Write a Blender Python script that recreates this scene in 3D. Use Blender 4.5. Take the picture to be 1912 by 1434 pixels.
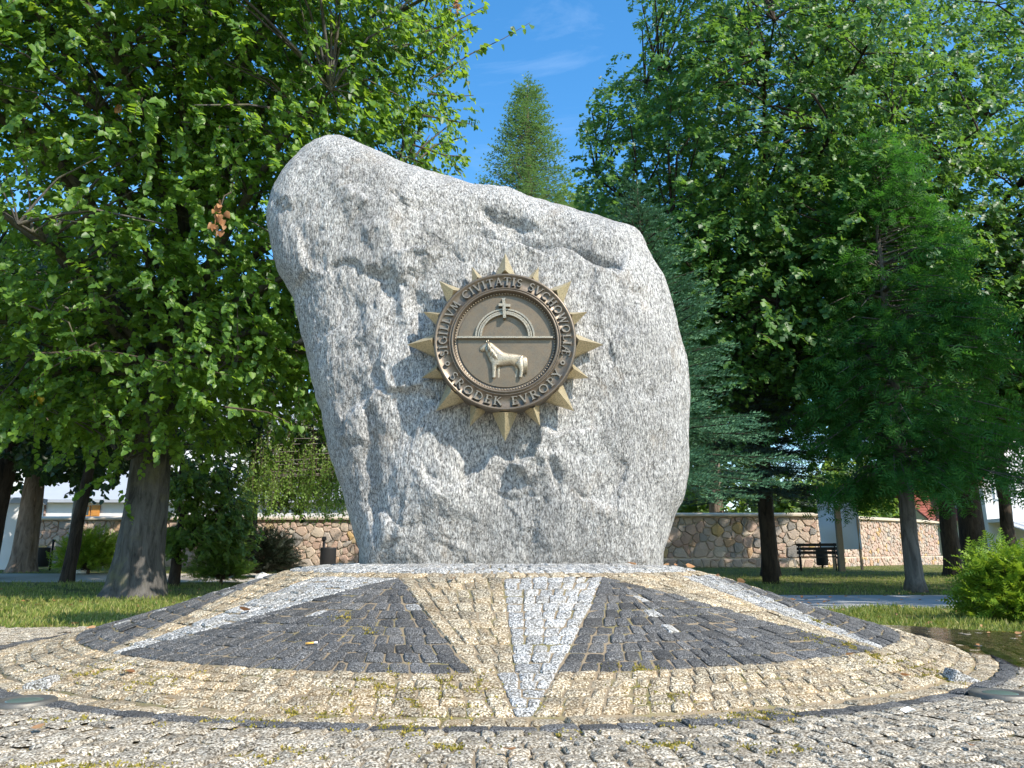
import bpy, math, random
import numpy as np
from mathutils import Vector
R_ = math.radians
for o in list(bpy.data.objects):
    bpy.data.objects.remove(o)
SC = bpy.context.scene
COL = SC.collection

# ------------------------------------------------------------------ camera, sky, sun, exposure
PITCH = 13.0; FPX = 1436.0; EYE = 0.5
cam = bpy.data.objects.new('camera', bpy.data.cameras.new('camera'))
COL.objects.link(cam)
cam.location = (0, 0, EYE)
cam.rotation_euler = (R_(90 + PITCH), 0, 0)
cam.data.sensor_width = 36.0
cam.data.lens = 36.0 * FPX / 1912.0
cam.data.clip_start = 0.05
cam.data.clip_end = 2000
SC.camera = cam

SUN = Vector((0.59, -0.53, 0.70)).normalized()
world = bpy.data.worlds.new('World'); SC.world = world; world.use_nodes = True
wn = world.node_tree
bg = wn.nodes['Background']
sky = wn.nodes.new('ShaderNodeTexSky'); sky.sky_type = 'NISHITA'; sky.sun_disc = False
sky.sun_elevation = math.asin(SUN.z)
sky.sun_rotation = math.atan2(SUN.x, SUN.y)
sky.air_density = 1.0; sky.dust_density = 0.4; sky.ozone_density = 1.4
hs = wn.nodes.new('ShaderNodeHueSaturation'); hs.inputs['Saturation'].default_value = 1.34; hs.inputs['Hue'].default_value = .496; hs.inputs['Value'].default_value = 1.30
wn.links.new(sky.outputs[0], hs.inputs['Color'])
# faint high cirrus
tc = wn.nodes.new('ShaderNodeTexCoord'); mp = wn.nodes.new('ShaderNodeMapping'); mp.inputs['Scale'].default_value = (2.2, 5.0, 7.0); mp.inputs['Rotation'].default_value = (0, .4, .5)
ns = wn.nodes.new('ShaderNodeTexNoise'); ns.inputs['Scale'].default_value = 1.6; ns.inputs['Detail'].default_value = 7; ns.inputs['Roughness'].default_value = .62; ns.inputs['Distortion'].default_value = .6
cr = wn.nodes.new('ShaderNodeMapRange'); cr.inputs[1].default_value = .5; cr.inputs[2].default_value = .8; cr.inputs[3].default_value = 0; cr.inputs[4].default_value = .22
cm = wn.nodes.new('ShaderNodeMix'); cm.data_type = 'RGBA'; cm.inputs[7].default_value = (5.2, 6.2, 7.4, 1)
wn.links.new(tc.outputs['Generated'], mp.inputs[0]); wn.links.new(mp.outputs[0], ns.inputs['Vector']); wn.links.new(ns.outputs['Fac'], cr.inputs[0])
wn.links.new(cr.outputs[0], cm.inputs[0]); wn.links.new(hs.outputs[0], cm.inputs[6])
wn.links.new(cm.outputs[2], bg.inputs['Color'])
bg.inputs['Strength'].default_value = 0.15
sl = bpy.data.lights.new('sun', 'SUN'); sl.energy = 4.6; sl.angle = R_(0.5); sl.color = (1.0, 0.93, 0.82)
sun = bpy.data.objects.new('sun', sl); COL.objects.link(sun)
sun.rotation_euler = SUN.to_track_quat('Z', 'Y').to_euler()
SC.view_settings.view_transform = 'Standard'; SC.view_settings.look = 'None'
SC.view_settings.exposure = 0.72; SC.view_settings.gamma = 1.0
SC.view_settings.use_curve_mapping = False
SC.cycles.use_denoising = True
SC.cycles.max_bounces = 8; SC.cycles.transparent_max_bounces = 12

# ------------------------------------------------------------------ helpers
_sp, _cp = math.sin(R_(PITCH)), math.cos(R_(PITCH))
def W(px, py, Y):
    """photo pixel and distance -> world point (used to read sizes and places off the photograph)"""
    u = (px - 956.0) / FPX; v = (717.0 - py) / FPX
    dy = _cp - v * _sp; dz = _sp + v * _cp
    t = Y / dy
    return Vector((u * t, Y, EYE + dz * t))
def gz(x, y):
    return min(max((y - 11.0) * 0.0176, 0.0), 0.4)

def tag(o, label=None, cat=None, group=None, kind=None):
    if label: o['label'] = label
    if cat: o['category'] = cat
    if group: o['group'] = group
    if kind: o['kind'] = kind
    return o
def empty(name, loc, label=None, cat=None, group=None, kind=None):
    o = bpy.data.objects.new(name, None); COL.objects.link(o)
    o.location = loc; o.empty_display_size = 0.2
    return tag(o, label, cat, group, kind)
def link(name, me, mat, parent=None, loc=None):
    """mesh in world coordinates (or about loc) linked under parent"""
    o = bpy.data.objects.new(name, me); COL.objects.link(o)
    if mat is not None:
        for m in (mat if isinstance(mat, (list, tuple)) else [mat]): me.materials.append(m)
    if loc is not None: o.location = loc
    if parent is not None:
        p, off = parent, Vector((0, 0, 0))
        while p is not None: off += p.location; p = p.parent
        o.parent = parent
        o.location = Vector(o.location) - off
    return o
def smooth(me):
    me.polygons.foreach_set('use_smooth', np.ones(len(me.polygons), dtype=bool)); me.update()
def tri_mesh(name, V, T):
    me = bpy.data.meshes.new(name)
    V = np.asarray(V, np.float32); T = np.asarray(T, np.int32)
    me.vertices.add(len(V)); me.vertices.foreach_set('co', V.ravel())
    me.loops.add(T.size); me.loops.foreach_set('vertex_index', T.ravel())
    me.polygons.add(len(T)); me.polygons.foreach_set('loop_start', np.arange(0, T.size, 3, dtype=np.int32))
    me.update(calc_edges=True)
    return me
class MB:
    def __init__(s): s.v = []; s.f = []; s.m = []; s.t = []
    def add(s, verts, faces, mi=0, tone=0.5):
        b = len(s.v)
        s.v += [tuple(p) for p in verts]
        s.f += [tuple(b + i for i in f) for f in faces]
        s.m += [mi] * len(faces); s.t += [tone] * len(faces)
    def box(s, c, d, mi=0, ax=None, tone=0.5):
        c = Vector(c); ax = ax or (Vector((1, 0, 0)), Vector((0, 1, 0)), Vector((0, 0, 1)))
        v = []
        for k in (-1, 1):
            for j in (-1, 1):
                for i in (-1, 1):
                    v.append(c + ax[0] * (i * d[0] / 2) + ax[1] * (j * d[1] / 2) + ax[2] * (k * d[2] / 2))
        s.add(v, [(0, 2, 3, 1), (4, 5, 7, 6), (0, 1, 5, 4), (2, 6, 7, 3), (0, 4, 6, 2), (1, 3, 7, 5)], mi, tone)
    def bar(s, a, b, w, h, mi=0):
        a, b = Vector(a), Vector(b); d = (b - a); L = d.length; d.normalize()
        up = Vector((0, 0, 1)) if abs(d.z) < .9 else Vector((0, 1, 0))
        sx = d.cross(up).normalized(); sy = sx.cross(d)
        s.box((a + b) / 2, (L, w, h), mi, (d, sx, sy))
    def tube(s, pts, rad, n=8, mi=0, cap=True, wob=None):
        pts = [Vector(p) for p in pts]; m = len(pts)
        if not isinstance(rad, (list, tuple)): rad = [rad] * m
        ref = Vector((0.13, 0.97, 0.2)); vs = []
        for i, p in enumerate(pts):
            d = (pts[min(i + 1, m - 1)] - pts[max(i - 1, 0)]).normalized()
            if abs(d.dot(ref)) > .95: ref = Vector((1, 0, 0))
            x = d.cross(ref).normalized(); y = d.cross(x)
            for k in range(n):
                a = 2 * math.pi * k / n
                r = rad[i] * (wob(a, i / (m - 1)) if wob else 1)
                vs.append(p + x * (math.cos(a) * r) + y * (math.sin(a) * r))
        fs = [(i * n + k, i * n + (k + 1) % n, (i + 1) * n + (k + 1) % n, (i + 1) * n + k) for i in range(m - 1) for k in range(n)]
        if cap: fs += [tuple(range(n))[::-1], tuple((m - 1) * n + k for k in range(n))]
        s.add(vs, fs, mi)
    def lathe(s, c, prof, n=24, mi=0):
        c = Vector(c); m = len(prof); vs = []
        for r, z in prof:
            for k in range(n):
                a = 2 * math.pi * k / n; vs.append(c + Vector((r * math.cos(a), r * math.sin(a), z)))
        fs = [(i * n + k, i * n + (k + 1) % n, (i + 1) * n + (k + 1) % n, (i + 1) * n + k) for i in range(m - 1) for k in range(n)]
        if prof[0][0] > 1e-4: fs.append(tuple(range(n))[::-1])
        if prof[-1][0] > 1e-4: fs.append(tuple((m - 1) * n + k for k in range(n)))
        s.add(vs, fs, mi)
    def mesh(s, name, sm=False, origin=None):
        me = bpy.data.meshes.new(name)
        v = s.v if origin is None else [(p[0] - origin[0], p[1] - origin[1], p[2] - origin[2]) for p in s.v]
        me.from_pydata(v, [], s.f)
        me.polygons.foreach_set('material_index', s.m)
        if any(t != 0.5 for t in s.t):
            at = me.attributes.new('tone', 'FLOAT', 'FACE'); at.data.foreach_set('value', s.t)
        if sm: smooth(me)
        me.update()
        return me
    def build(s, name, mat, parent=None, sm=False, loc=None):
        return link(name, s.mesh(name, sm, loc), mat, parent, loc)

# vectorised gradient noise
_rg = np.random.default_rng(7)
_perm = np.concatenate([_rg.permutation(256)] * 3)
_grad = _rg.normal(size=(256, 3)); _grad /= np.linalg.norm(_grad, axis=1)[:, None]
def noise3(P):
    P = np.asarray(P, float); I = np.floor(P).astype(int); f = P - I; I &= 255
    u = f * f * f * (f * (f * 6 - 15) + 10); out = 0
    for dx in (0, 1):
        for dy in (0, 1):
            for dz in (0, 1):
                h = _perm[_perm[_perm[I[..., 0] + dx] + I[..., 1] + dy] + I[..., 2] + dz]
                d = f - np.array([dx, dy, dz])
                w = (u[..., 0] if dx else 1 - u[..., 0]) * (u[..., 1] if dy else 1 - u[..., 1]) * (u[..., 2] if dz else 1 - u[..., 2])
                out = out + w * (_grad[h] * d).sum(-1)
    return out
def fbm(P, o=4, lac=2.03, g=.5):
    s = 0; a = 1
    for i in range(o): s = s + a * noise3(P * lac ** i + i * 17.3); a *= g
    return s
def ridged(P, o=4, g=.5):
    s = 0; a = 1
    for i in range(o): s = s + a * (1 - 2.6 * np.abs(noise3(P * 2.07 ** i + i * 9.1))); a *= g
    return s
def sstep(a, b, x):
    t = np.clip((x - a) / (b - a), 0, 1); return t * t * (3 - 2 * t)

# ------------------------------------------------------------------ materials
class NT:
    def __init__(s, name):
        s.mat = bpy.data.materials.new(name); s.mat.use_nodes = True
        s.t = s.mat.node_tree; s.b = s.t.nodes['Principled BSDF']; s.out = s.t.nodes['Material Output']
        s._pos = None
    def n(s, typ, **kw):
        nd = s.t.nodes.new('ShaderNode' + typ)
        for k, v in kw.items():
            if k in nd.inputs: s.set(nd.inputs[k], v)
            else: setattr(nd, k, v)
        return nd
    def set(s, inp, v):
        if isinstance(v, bpy.types.NodeSocket): s.t.links.new(v, inp)
        elif isinstance(v, (tuple, list)) and len(v) == 3 and inp.type == 'RGBA': inp.default_value = (*v, 1)
        else: inp.default_value = v
    def pos(s, scale=(1, 1, 1), rot=(0, 0, 0)):
        if s._pos is None: s._pos = s.n('NewGeometry').outputs['Position']
        if scale == (1, 1, 1) and rot == (0, 0, 0): return s._pos
        m = s.n('Mapping'); m.inputs['Scale'].default_value = scale; m.inputs['Rotation'].default_value = rot
        s.t.links.new(s._pos, m.inputs['Vector']); return m.outputs[0]
    def noise(s, scale, detail=3, rough=.55, vec=None, dist=0):
        return s.n('TexNoise', Vector=vec or s.pos(), Scale=scale, Detail=detail, Roughness=rough, Distortion=dist).outputs['Fac']
    def ramp(s, fac, stops, interp='LINEAR'):
        r = s.n('ValToRGB'); r.color_ramp.interpolation = interp
        el = r.color_ramp.elements
        while len(el) < len(stops): el.new(.5)
        for e, (p, c) in zip(el, stops):
            e.position = p; e.color = (*c, 1) if isinstance(c, (tuple, list)) else (c, c, c, 1)
        s.t.links.new(fac, r.inputs[0]); return r.outputs[0]
    def mix(s, fac, a, b, blend='MIX'):
        m = s.n('Mix', data_type='RGBA', blend_type=blend)
        s.set(m.inputs[0], fac)
        s.set(m.inputs[6], a); s.set(m.inputs[7], b)
        return m.outputs[2]
    def math(s, op, a, b=0.0):
        m = s.n('Math', operation=op); s.set(m.inputs[0], a); s.set(m.inputs[1], b); return m.outputs[0]
    def tone(s): return s.n('Attribute', attribute_name='tone').outputs['Fac']
    def island(s): return s.n('NewGeometry').outputs['Random Per Island']
    def bump(s, h, strength=.5, dist=.01, normal=None):
        b = s.n('Bump', Strength=strength, Distance=dist, Height=h)
        if normal is not None: s.set(b.inputs['Normal'], normal)
        s.t.links.new(b.outputs[0], s.b.inputs['Normal']); return b.outputs[0]
    def fin(s, col=None, rough=.8, spec=.3, metal=0):
        if col is not None: s.set(s.b.inputs['Base Color'], col)
        s.set(s.b.inputs['Roughness'], rough); s.b.inputs['Specular IOR Level'].default_value = spec
        s.set(s.b.inputs['Metallic'], metal); return s.mat
def simple(name, col, rough=.7, var=.2, scale=6, bump=.2, bscale=60, bdist=.005, spec=.3, metal=0):
    t = NT(name)
    lo = tuple(c * (1 - var) for c in col); hi = tuple(min(c * (1 + var), 1) for c in col)
    c = t.mix(t.noise(scale, 5, .6), lo, hi)
    if bump: t.bump(t.noise(bscale, 4), bump, bdist)
    return t.fin(c, rough, spec, metal)
def granite(name, dark, mid, light, wash, rough=.75, tonevar=.35, scale=135, spread=.17):
    """speckled sett stone: fine mineral grains, a wash of dirt, each stone its own tone"""
    t = NT(name)
    g = t.noise(scale, 2, .65)
    c = t.ramp(g, [(.5 - spread * .62, dark), (.5 - spread * .1, mid), (.5 + spread * .12, mid), (.5 + spread * .6, light)])
    w = t.ramp(t.noise(7, 4, .65), [(.42, 0.0), (.68, 1.0)])
    c = t.mix(t.math('MULTIPLY', w, .55), c, t.mix(.5, c, wash))
    tn = t.n('MapRange', Value=t.tone()); tn.inputs[3].default_value = 1 - tonevar; tn.inputs[4].default_value = 1 + tonevar
    cmb = t.n('CombineColor'); [t.set(cmb.inputs[i], tn.outputs[0]) for i in range(3)]
    c = t.mix(1.0, c, cmb.outputs[0], 'MULTIPLY')
    h = t.math('ADD', t.noise(45, 4, .6), t.math('MULTIPLY', g, .35))
    t.bump(h, .9, .008)
    return t.fin(c, rough, .35)
def leaf(name, cols, trans, tfac=.35, rough=.42, spec=.4):
    t = NT(name)
    c = t.ramp(t.island(), [(i / (len(cols) - 1), k) for i, k in enumerate(cols)])
    t.fin(c, rough, spec)
    tr = t.n('BsdfTranslucent'); t.set(tr.inputs['Color'], t.mix(.35, trans, c))
    mx = t.n('MixShader', Fac=tfac)
    t.t.links.new(t.b.outputs[0], mx.inputs[1]); t.t.links.new(tr.outputs[0], mx.inputs[2])
    t.t.links.new(mx.outputs[0], t.out.inputs['Surface'])
    return t.mat
def bark(name, a, b, scale=14, moss=None, stretch=.22):
    t = NT(name)
    v = t.pos((1, 1, stretch))
    n1 = t.noise(scale, 6, .7, v, .6)
    c = t.ramp(n1, [(.32, a), (.52, b), (.72, tuple(k * 1.5 for k in b))])
    if moss: c = t.mix(t.math('MULTIPLY', t.ramp(t.noise(2.3, 5, .65), [(.52, 0.0), (.66, 1.0)]), .5), c, moss)
    t.bump(n1, 1.0, .035)
    return t.fin(c, .9, .15)

M = {}
M['white'] = granite('white_granite', (.05, .05, .048), (.26, .257, .245), (.60, .595, .57), (.28, .225, .14), tonevar=.25)
M['yellow'] = granite('yellow_granite', (.065, .052, .035), (.275, .22, .14), (.60, .535, .41), (.38, .21, .055), tonevar=.35)
M['dark'] = granite('basalt', (.016, .016, .016), (.058, .057, .056), (.21, .207, .20), (.105, .09, .068), tonevar=.45, scale=190)
M['pave'] = granite('grey_granite', (.055, .046, .034), (.27, .232, .172), (.56, .51, .42), (.27, .19, .10), tonevar=.32)
def joint(name, a, b, mossy):
    t = NT(name)
    c = t.mix(t.noise(120, 4), a, b)
    c = t.mix(t.math('MULTIPLY', t.ramp(t.noise(5, 4, .6), [(.5, 0.0), (.62, 1.0)]), .7), c, mossy)
    t.bump(t.noise(200, 3), .7, .006)
    return t.fin(c, .95, .1)
M['joint'] = joint('joint_sand', (.17, .13, .085), (.34, .27, .18), (.16, .15, .05))
M['joint2'] = joint('joint_soil', (.17, .13, .085), (.33, .26, .17), (.16, .14, .05))

# boulder: gneiss, streaky white and dark grains
t = NT('gneiss')
v1 = t.pos((1, 1, .33), (R_(4), R_(-9), 0))
g1 = t.noise(95, 5, .8, v1, .3)
g2 = t.noise(230, 3, .7, v1)
gsum = t.math('ADD', t.math('MULTIPLY', g1, .62), t.math('MULTIPLY', g2, .38))
c = t.ramp(gsum, [(.38, (.045, .045, .046)), (.455, (.20, .196, .186)), (.512, (.49, .478, .45)), (.595, (.86, .84, .80))])
big = t.ramp(t.noise(2.1, 6, .62, v1, .8), [(.35, .76), (.52, 1.0), (.72, 1.14)])
c = t.mix(1.0, c, big, 'MULTIPLY')
st = t.math('MULTIPLY', t.ramp(t.noise(3.2, 6, .7, t.pos((1, 1, .7))), [(.58, 0.0), (.70, 1.0)]), .30)
c = t.mix(st, c, (.36, .26, .15))
wx = t.math('MULTIPLY', t.ramp(t.noise(1.25, 5, .6, t.pos((1, 1, .55), (0, R_(14), 0)), .5), [(.50, 0.0), (.64, 1.0)]), .42)
c = t.mix(wx, c, t.mix(.5, c, (.13, .125, .115)))
sep = t.n('SeparateXYZ'); t.t.links.new(t.pos(), sep.inputs[0])
ft = t.n('MapRange', Value=t.math('ADD', sep.outputs['Z'], t.math('MULTIPLY', t.noise(3.2, 5, .65), .55))); ft.inputs[1].default_value = .66; ft.inputs[2].default_value = 1.05; ft.inputs[3].default_value = .5; ft.inputs[4].default_value = 0
c = t.mix(ft.outputs[0], c, t.mix(.6, c, (.17, .15, .115)))
lich = t.math('MULTIPLY', t.ramp(t.noise(9, 5, .75), [(.66, 0.0), (.72, 1.0)]), .25)
c = t.mix(lich, c, (.33, .28, .14))
vein = t.ramp(t.noise(4, 8, .66, t.pos((1.6, 1, .5), (0, R_(-18), 0)), 1.2), [(.485, 1.0), (.5, .55), (.515, 1.0)])
c = t.mix(1.0, c, vein, 'MULTIPLY')
hb = t.math('ADD', t.noise(26, 9, .72, v1, .4), t.math('MULTIPLY', gsum, .35))
t.bump(hb, 1.0, .034)
M['boulder'] = t.fin(c, .72, .35)

def bronze(name, a, b, rough, pat=(.10, .085, .06)):
    t = NT(name)
    c = t.mix(t.noise(9, 6, .65), a, b)
    c = t.mix(t.math('MULTIPLY', t.ramp(t.noise(150, 2, .6), [(.5, 0.0), (.62, 1.0)]), .55), c, pat)
    t.bump(t.noise(190, 3), .35, .002)
    return t.fin(c, t.ramp(t.noise(25, 4), [(.3, rough - .06), (.7, rough + .12)]), .5, .62)
M['bz_gold'] = bronze('bronze_spike', (.50, .41, .245), (.70, .59, .37), .38)
M['bz_ring'] = bronze('bronze_dark', (.115, .092, .069), (.205, .165, .123), .44)
M['bz_letter'] = bronze('bronze_letter', (.22, .185, .14), (.34, .285, .22), .4)
M['bz_field'] = bronze('bronze_field', (.14, .108, .07), (.225, .178, .12), .44, (.14, .10, .07))
M['bz_relief'] = bronze('bronze_relief', (.34, .285, .205), (.47, .40, .29), .4)

M['bark_linden'] = bark('bark_linden', (.036, .033, .031), (.105, .098, .09), 11, (.16, .15, .07))
M['bark_dark'] = bark('bark_dark', (.018, .014, .011), (.055, .042, .032), 10)
M['bark_brown'] = bark('bark_brown', (.09, .062, .045), (.22, .165, .125), 9)
M['bark_grey'] = bark('bark_grey', (.05, .045, .04), (.15, .135, .12), 8)
M['twig'] = simple('twig_bark', (.075, .055, .038), .85, .3, 20, 0)

M['lf_linden'] = leaf('linden_leaf', [(.040, .095, .026), (.068, .145, .030), (.105, .20, .034), (.17, .275, .042)], (.50, .76, .04), .42, .42, .38)
M['lf_oak'] = leaf('oak_leaf', [(.032, .085, .028), (.050, .125, .033), (.076, .17, .037), (.12, .23, .045)], (.30, .54, .05), .36, .42, .32)
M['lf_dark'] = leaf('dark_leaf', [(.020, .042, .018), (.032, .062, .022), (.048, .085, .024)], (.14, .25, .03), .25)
M['lf_light'] = leaf('light_leaf', [(.07, .13, .032), (.10, .175, .04), (.15, .235, .05)], (.42, .6, .07), .42)
M['lf_birch'] = leaf('birch_leaf', [(.13, .22, .05), (.18, .29, .06), (.24, .36, .08)], (.55, .80, .10), .48)
M['lf_thuja'] = leaf('thuja_frond', [(.024, .088, .022), (.043, .13, .028), (.070, .18, .036)], (.15, .46, .04), .32, .6, .15)
M['lf_spruce'] = leaf('spruce_needle', [(.045, .115, .070), (.072, .165, .092), (.115, .225, .112)], (.08, .2, .07), .15, .65, .12)
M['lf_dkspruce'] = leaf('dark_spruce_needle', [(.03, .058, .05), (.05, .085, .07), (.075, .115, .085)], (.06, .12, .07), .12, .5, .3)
M['lf_far'] = leaf('far_conifer_needle', [(.095, .18, .07), (.135, .24, .085), (.19, .30, .11)], (.25, .42, .1), .3, .5, .3)
M['lf_juniper'] = leaf('juniper_frond', [(.08, .16, .02), (.16, .27, .025), (.27, .38, .035)], (.48, .66, .04), .35, .5, .3)
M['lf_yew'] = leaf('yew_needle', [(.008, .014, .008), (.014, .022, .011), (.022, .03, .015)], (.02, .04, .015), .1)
M['lf_dead'] = leaf('dead_leaf', [(.24, .11, .05), (.36, .18, .08), (.46, .27, .14)], (.5, .25, .1), .25, .7, .2)
M['lf_yellow'] = leaf('yellow_leaf', [(.45, .30, .02), (.60, .42, .03)], (.7, .5, .03), .3)
M['grass'] = leaf('grass_blade', [(.085, .14, .022), (.15, .205, .034), (.25, .27, .065), (.40, .34, .14)], (.42, .5, .08), .3, .55, .25)
M['moss'] = leaf('moss', [(.16, .15, .03), (.30, .25, .05), (.40, .30, .08)], (.3, .3, .03), .2, .9, .1)
def lawn_mat():
    t = NT('lawn')
    c = t.ramp(t.noise(1.3, 6, .68), [(.3, (.075, .11, .028)), (.48, (.12, .15, .04)), (.66, (.25, .21, .09))])
    c = t.mix(t.math('MULTIPLY', t.ramp(t.noise(38, 4, .7), [(.4, 0.0), (.7, 1.0)]), .6), c, (.20, .16, .075))
    t.bump(t.noise(60, 4, .7), 1.0, .04); return t.fin(c, .95, .1)
M['lawn'] = lawn_mat()
M['path'] = simple('path_gravel', (.44, .39, .32), .95, .25, 3, .6, 90, .01, .1)
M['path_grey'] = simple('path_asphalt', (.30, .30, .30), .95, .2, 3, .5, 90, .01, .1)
M['plaster'] = simple('white_plaster', (.66, .655, .64), .9, .05, 1.5, .2, 40)
M['cream'] = simple('cream_plaster', (.66, .58, .42), .9, .08, 1.5, .2, 40)
M['coping'] = simple('coping_concrete', (.52, .44, .33), .9, .15, 5, .4, 60)
M['mortar'] = simple('mortar', (.52, .44, .34), .95, .2, 9, .8, 70, .02, .1)
M['mortar2'] = simple('pale_mortar', (.62, .51, .39), .95, .2, 9, .8, 70, .02, .1)
def fieldstone():
    t = NT('fieldstone')
    c = t.ramp(t.tone(), [(0, (.22, .21, .20)), (.08, (.42, .37, .32)), (.35, (.58, .44, .34)), (.55, (.55, .38, .30)), (.72, (.60, .50, .39)), (.90, (.50, .32, .24)), (.96, (.56, .38, .14)), (1, (.56, .50, .42))])
    c = t.mix(t.noise(14, 5, .7), c, t.mix(.45, c, (.14, .115, .095)))
    t.bump(t.noise(22, 5, .65), .9, .03); return t.fin(c, .85, .25)
M['fieldstone'] = fieldstone()
M['roof_grey'] = simple('grey_sheet_roof', (.36, .38, .41), .5, .08, 2, .1, 30)
def tile_roof(name, col):
    t = NT(name)
    w = t.n('TexWave', Vector=t.pos(), Scale=1.6, Distortion=.4); w.bands_direction = 'Z'
    c = t.mix(w.outputs['Fac'], tuple(k * .75 for k in col), col)
    t.bump(w.outputs['Fac'], .8, .06); return t.fin(c, .6, .4)
M['roof_red'] = tile_roof('red_tile_roof', (.30, .085, .06))
M['roof_brown'] = tile_roof('brown_tile_roof', (.22, .15, .13))
M['glass'] = simple('dark_glass', (.03, .04, .05), .1, .1, 3, 0, spec=.6)
M['orange_wood'] = simple('orange_wood', (.50, .22, .05), .55, .15, 12, .2)
M['wood_post'] = simple('weathered_wood', (.24, .185, .125), .85, .25, 18, .5, 50)
M['bench_slat'] = simple('bench_slat_wood', (.018, .017, .017), .45, .2, 14, .2)
M['iron'] = simple('black_iron', (.012, .012, .013), .4, .2, 20, .1, metal=.3)
M['grey_paint'] = simple('grey_paint', (.26, .28, .30), .5, .1, 5, .05)
M['bin'] = simple('dark_bin', (.022, .022, .024), .55, .2, 8, .1)
M['banner'] = simple('white_banner', (.72, .73, .76), .32, .03, 2, .0, spec=.5)
M['white_metal'] = simple('white_metal', (.78, .78, .78), .45, .04, 4, 0)
M['awning'] = simple('grey_awning', (.40, .41, .43), .6, .06, 3, 0)
M['brown_wood'] = simple('brown_wood', (.24, .11, .05), .6, .2, 10, .2)
M['paper'] = simple('paper', (.82, .82, .80), .8, .04, 30, .1)
M['cork'] = simple('cork_paper', (.62, .35, .08), .8, .15, 80, .1)
M['lamp_glass'] = simple('lamp_lens', (.10, .14, .12), .3, .2, 12, .1, spec=.6)
M['steel'] = simple('dull_steel', (.16, .15, .13), .55, .25, 30, .2, metal=.6)

# ------------------------------------------------------------------ ground, paths
MC = Vector((-0.13, 5.57, 0)); MR = 2.87
PR_R = np.array([0, 1.05, 1.31, 1.57, 1.83, 2.09, 2.35, 2.61, 2.88, 9])
PR_Z = np.array([.485, .485, .462, .396, .310, .226, .151, .079, .004, 0])
def mz(r): return float(np.interp(r, PR_R, PR_Z))
def plaza(x, y):
    """inside the paved square round the mound"""
    return y < (6.35 + .06 * (x + 3)) if x < 0 else (y < 6.6 and x + 0.85 * y < 8.55)

def sheet(name, xs, ys, zoff, mat, label=None, zf=gz):
    V = [(x, y, zf(x, y) + zoff) for y in ys for x in xs]; n = len(xs)
    F = [(j * n + i, j * n + i + 1, (j + 1) * n + i + 1, (j + 1) * n + i) for j in range(len(ys) - 1) for i in range(n - 1)]
    me = bpy.data.meshes.new(name); me.from_pydata(V, [], F); me.update()
    o = link(name, me, mat); tag(o, label, kind='structure'); return o
gx = [-600, -200, -80, -40, -20, -10, -5, 0, 5, 10, 20, 40, 80, 200, 600]
sheet('lawn', gx, [-60, -20, -5, 0, 5, 11, 20, 27, 33.73, 60, 150, 900], -0.05, M['lawn'], 'green lawn with dry patches under the trees')
sheet('path', [-60, -30, -15, -8, -3], [17.2, 19, 21, 22.8], -0.044, M['path'], 'pale sandy path in sun behind the big linden trunk')
def rp(x, y): return gz(x, y)
sheet('path', [-3, 2, 6, 10, 20, 40], [9.4, 11, 12.6], -0.044, M['path_grey'], 'grey path in shade across the lawn right of the mound')

# ------------------------------------------------------------------ setts
rs = random.Random(11)
def sett(corners, tone, rnd, thick=.05, bev=.005, h=None, cut=.11):
    """corners: four world points of the stone's top, in order. Worn block: chamfered corners, uneven domed top. 40 triangles"""
    c = sum(corners, Vector()) / 4
    nrm = (corners[2] - corners[0]).cross(corners[3] - corners[1]).normalized()
    if nrm.z < 0: nrm = -nrm
    out = []
    for i in range(4):
        p, a, b = corners[i], corners[i - 1], corners[(i + 1) % 4]
        k = rnd.uniform(.6, 1.5) * cut
        out.append(p + (a - p) * k); out.append(p + (b - p) * k)
    L = (corners[0] - corners[2]).length
    out = [p + Vector((rnd.uniform(-1, 1), rnd.uniform(-1, 1), 0)) * .026 * L for p in out]
    hh = rnd.gauss(0, .0020) if h is None else h
    tx, ty = rnd.gauss(0, .017), rnd.gauss(0, .017)
    v = []
    for lvl in range(3):
        for p in out:
            d = p - c
            lift = hh + d.x * tx + d.y * ty
            if lvl == 0: v.append(c + d * (1 - 1.9 * bev / max(d.length, .03)) + nrm * (lift + rnd.gauss(0, .0016)))
            elif lvl == 1: v.append(p + nrm * (lift - bev * rnd.uniform(.5, 1.8)))
            else: v.append(c + d * 1.0 - nrm * thick)
    v.append(c + nrm * (hh + rnd.uniform(.0, .006)))
    f = []
    for i in range(8):
        j = (i + 1) % 8
        f += [(24, i, j), (i, 8 + i, 8 + j, j), (8 + i, 16 + i, 16 + j, 8 + j)]
    return v, f, c, tone
def orient(v, f):
    a = (Vector(v[f[0][1]]) - Vector(v[f[0][0]])).cross(Vector(v[f[0][2]]) - Vector(v[f[0][0]]))
    return f if a.z > 0 else [tuple(reversed(q)) for q in f]
def big_px(c, corners):
    d = c - Vector((0, 0, EYE)); F = d.y * _cp + d.z * _sp
    if F < .2: return 0
    u = c.x / F * FPX
    vv = 717 - (-d.y * _sp + d.z * _cp) / F * FPX
    if abs(u) > 1000 or vv > 1480: return 0
    nrm = (corners[2] - corners[0]).cross(corners[3] - corners[1])
    return abs(nrm.dot(d.normalized())) / F ** 2 if nrm.normalized().dot(d) * (1 if nrm.z > 0 else -1) < 0 else 0
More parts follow.
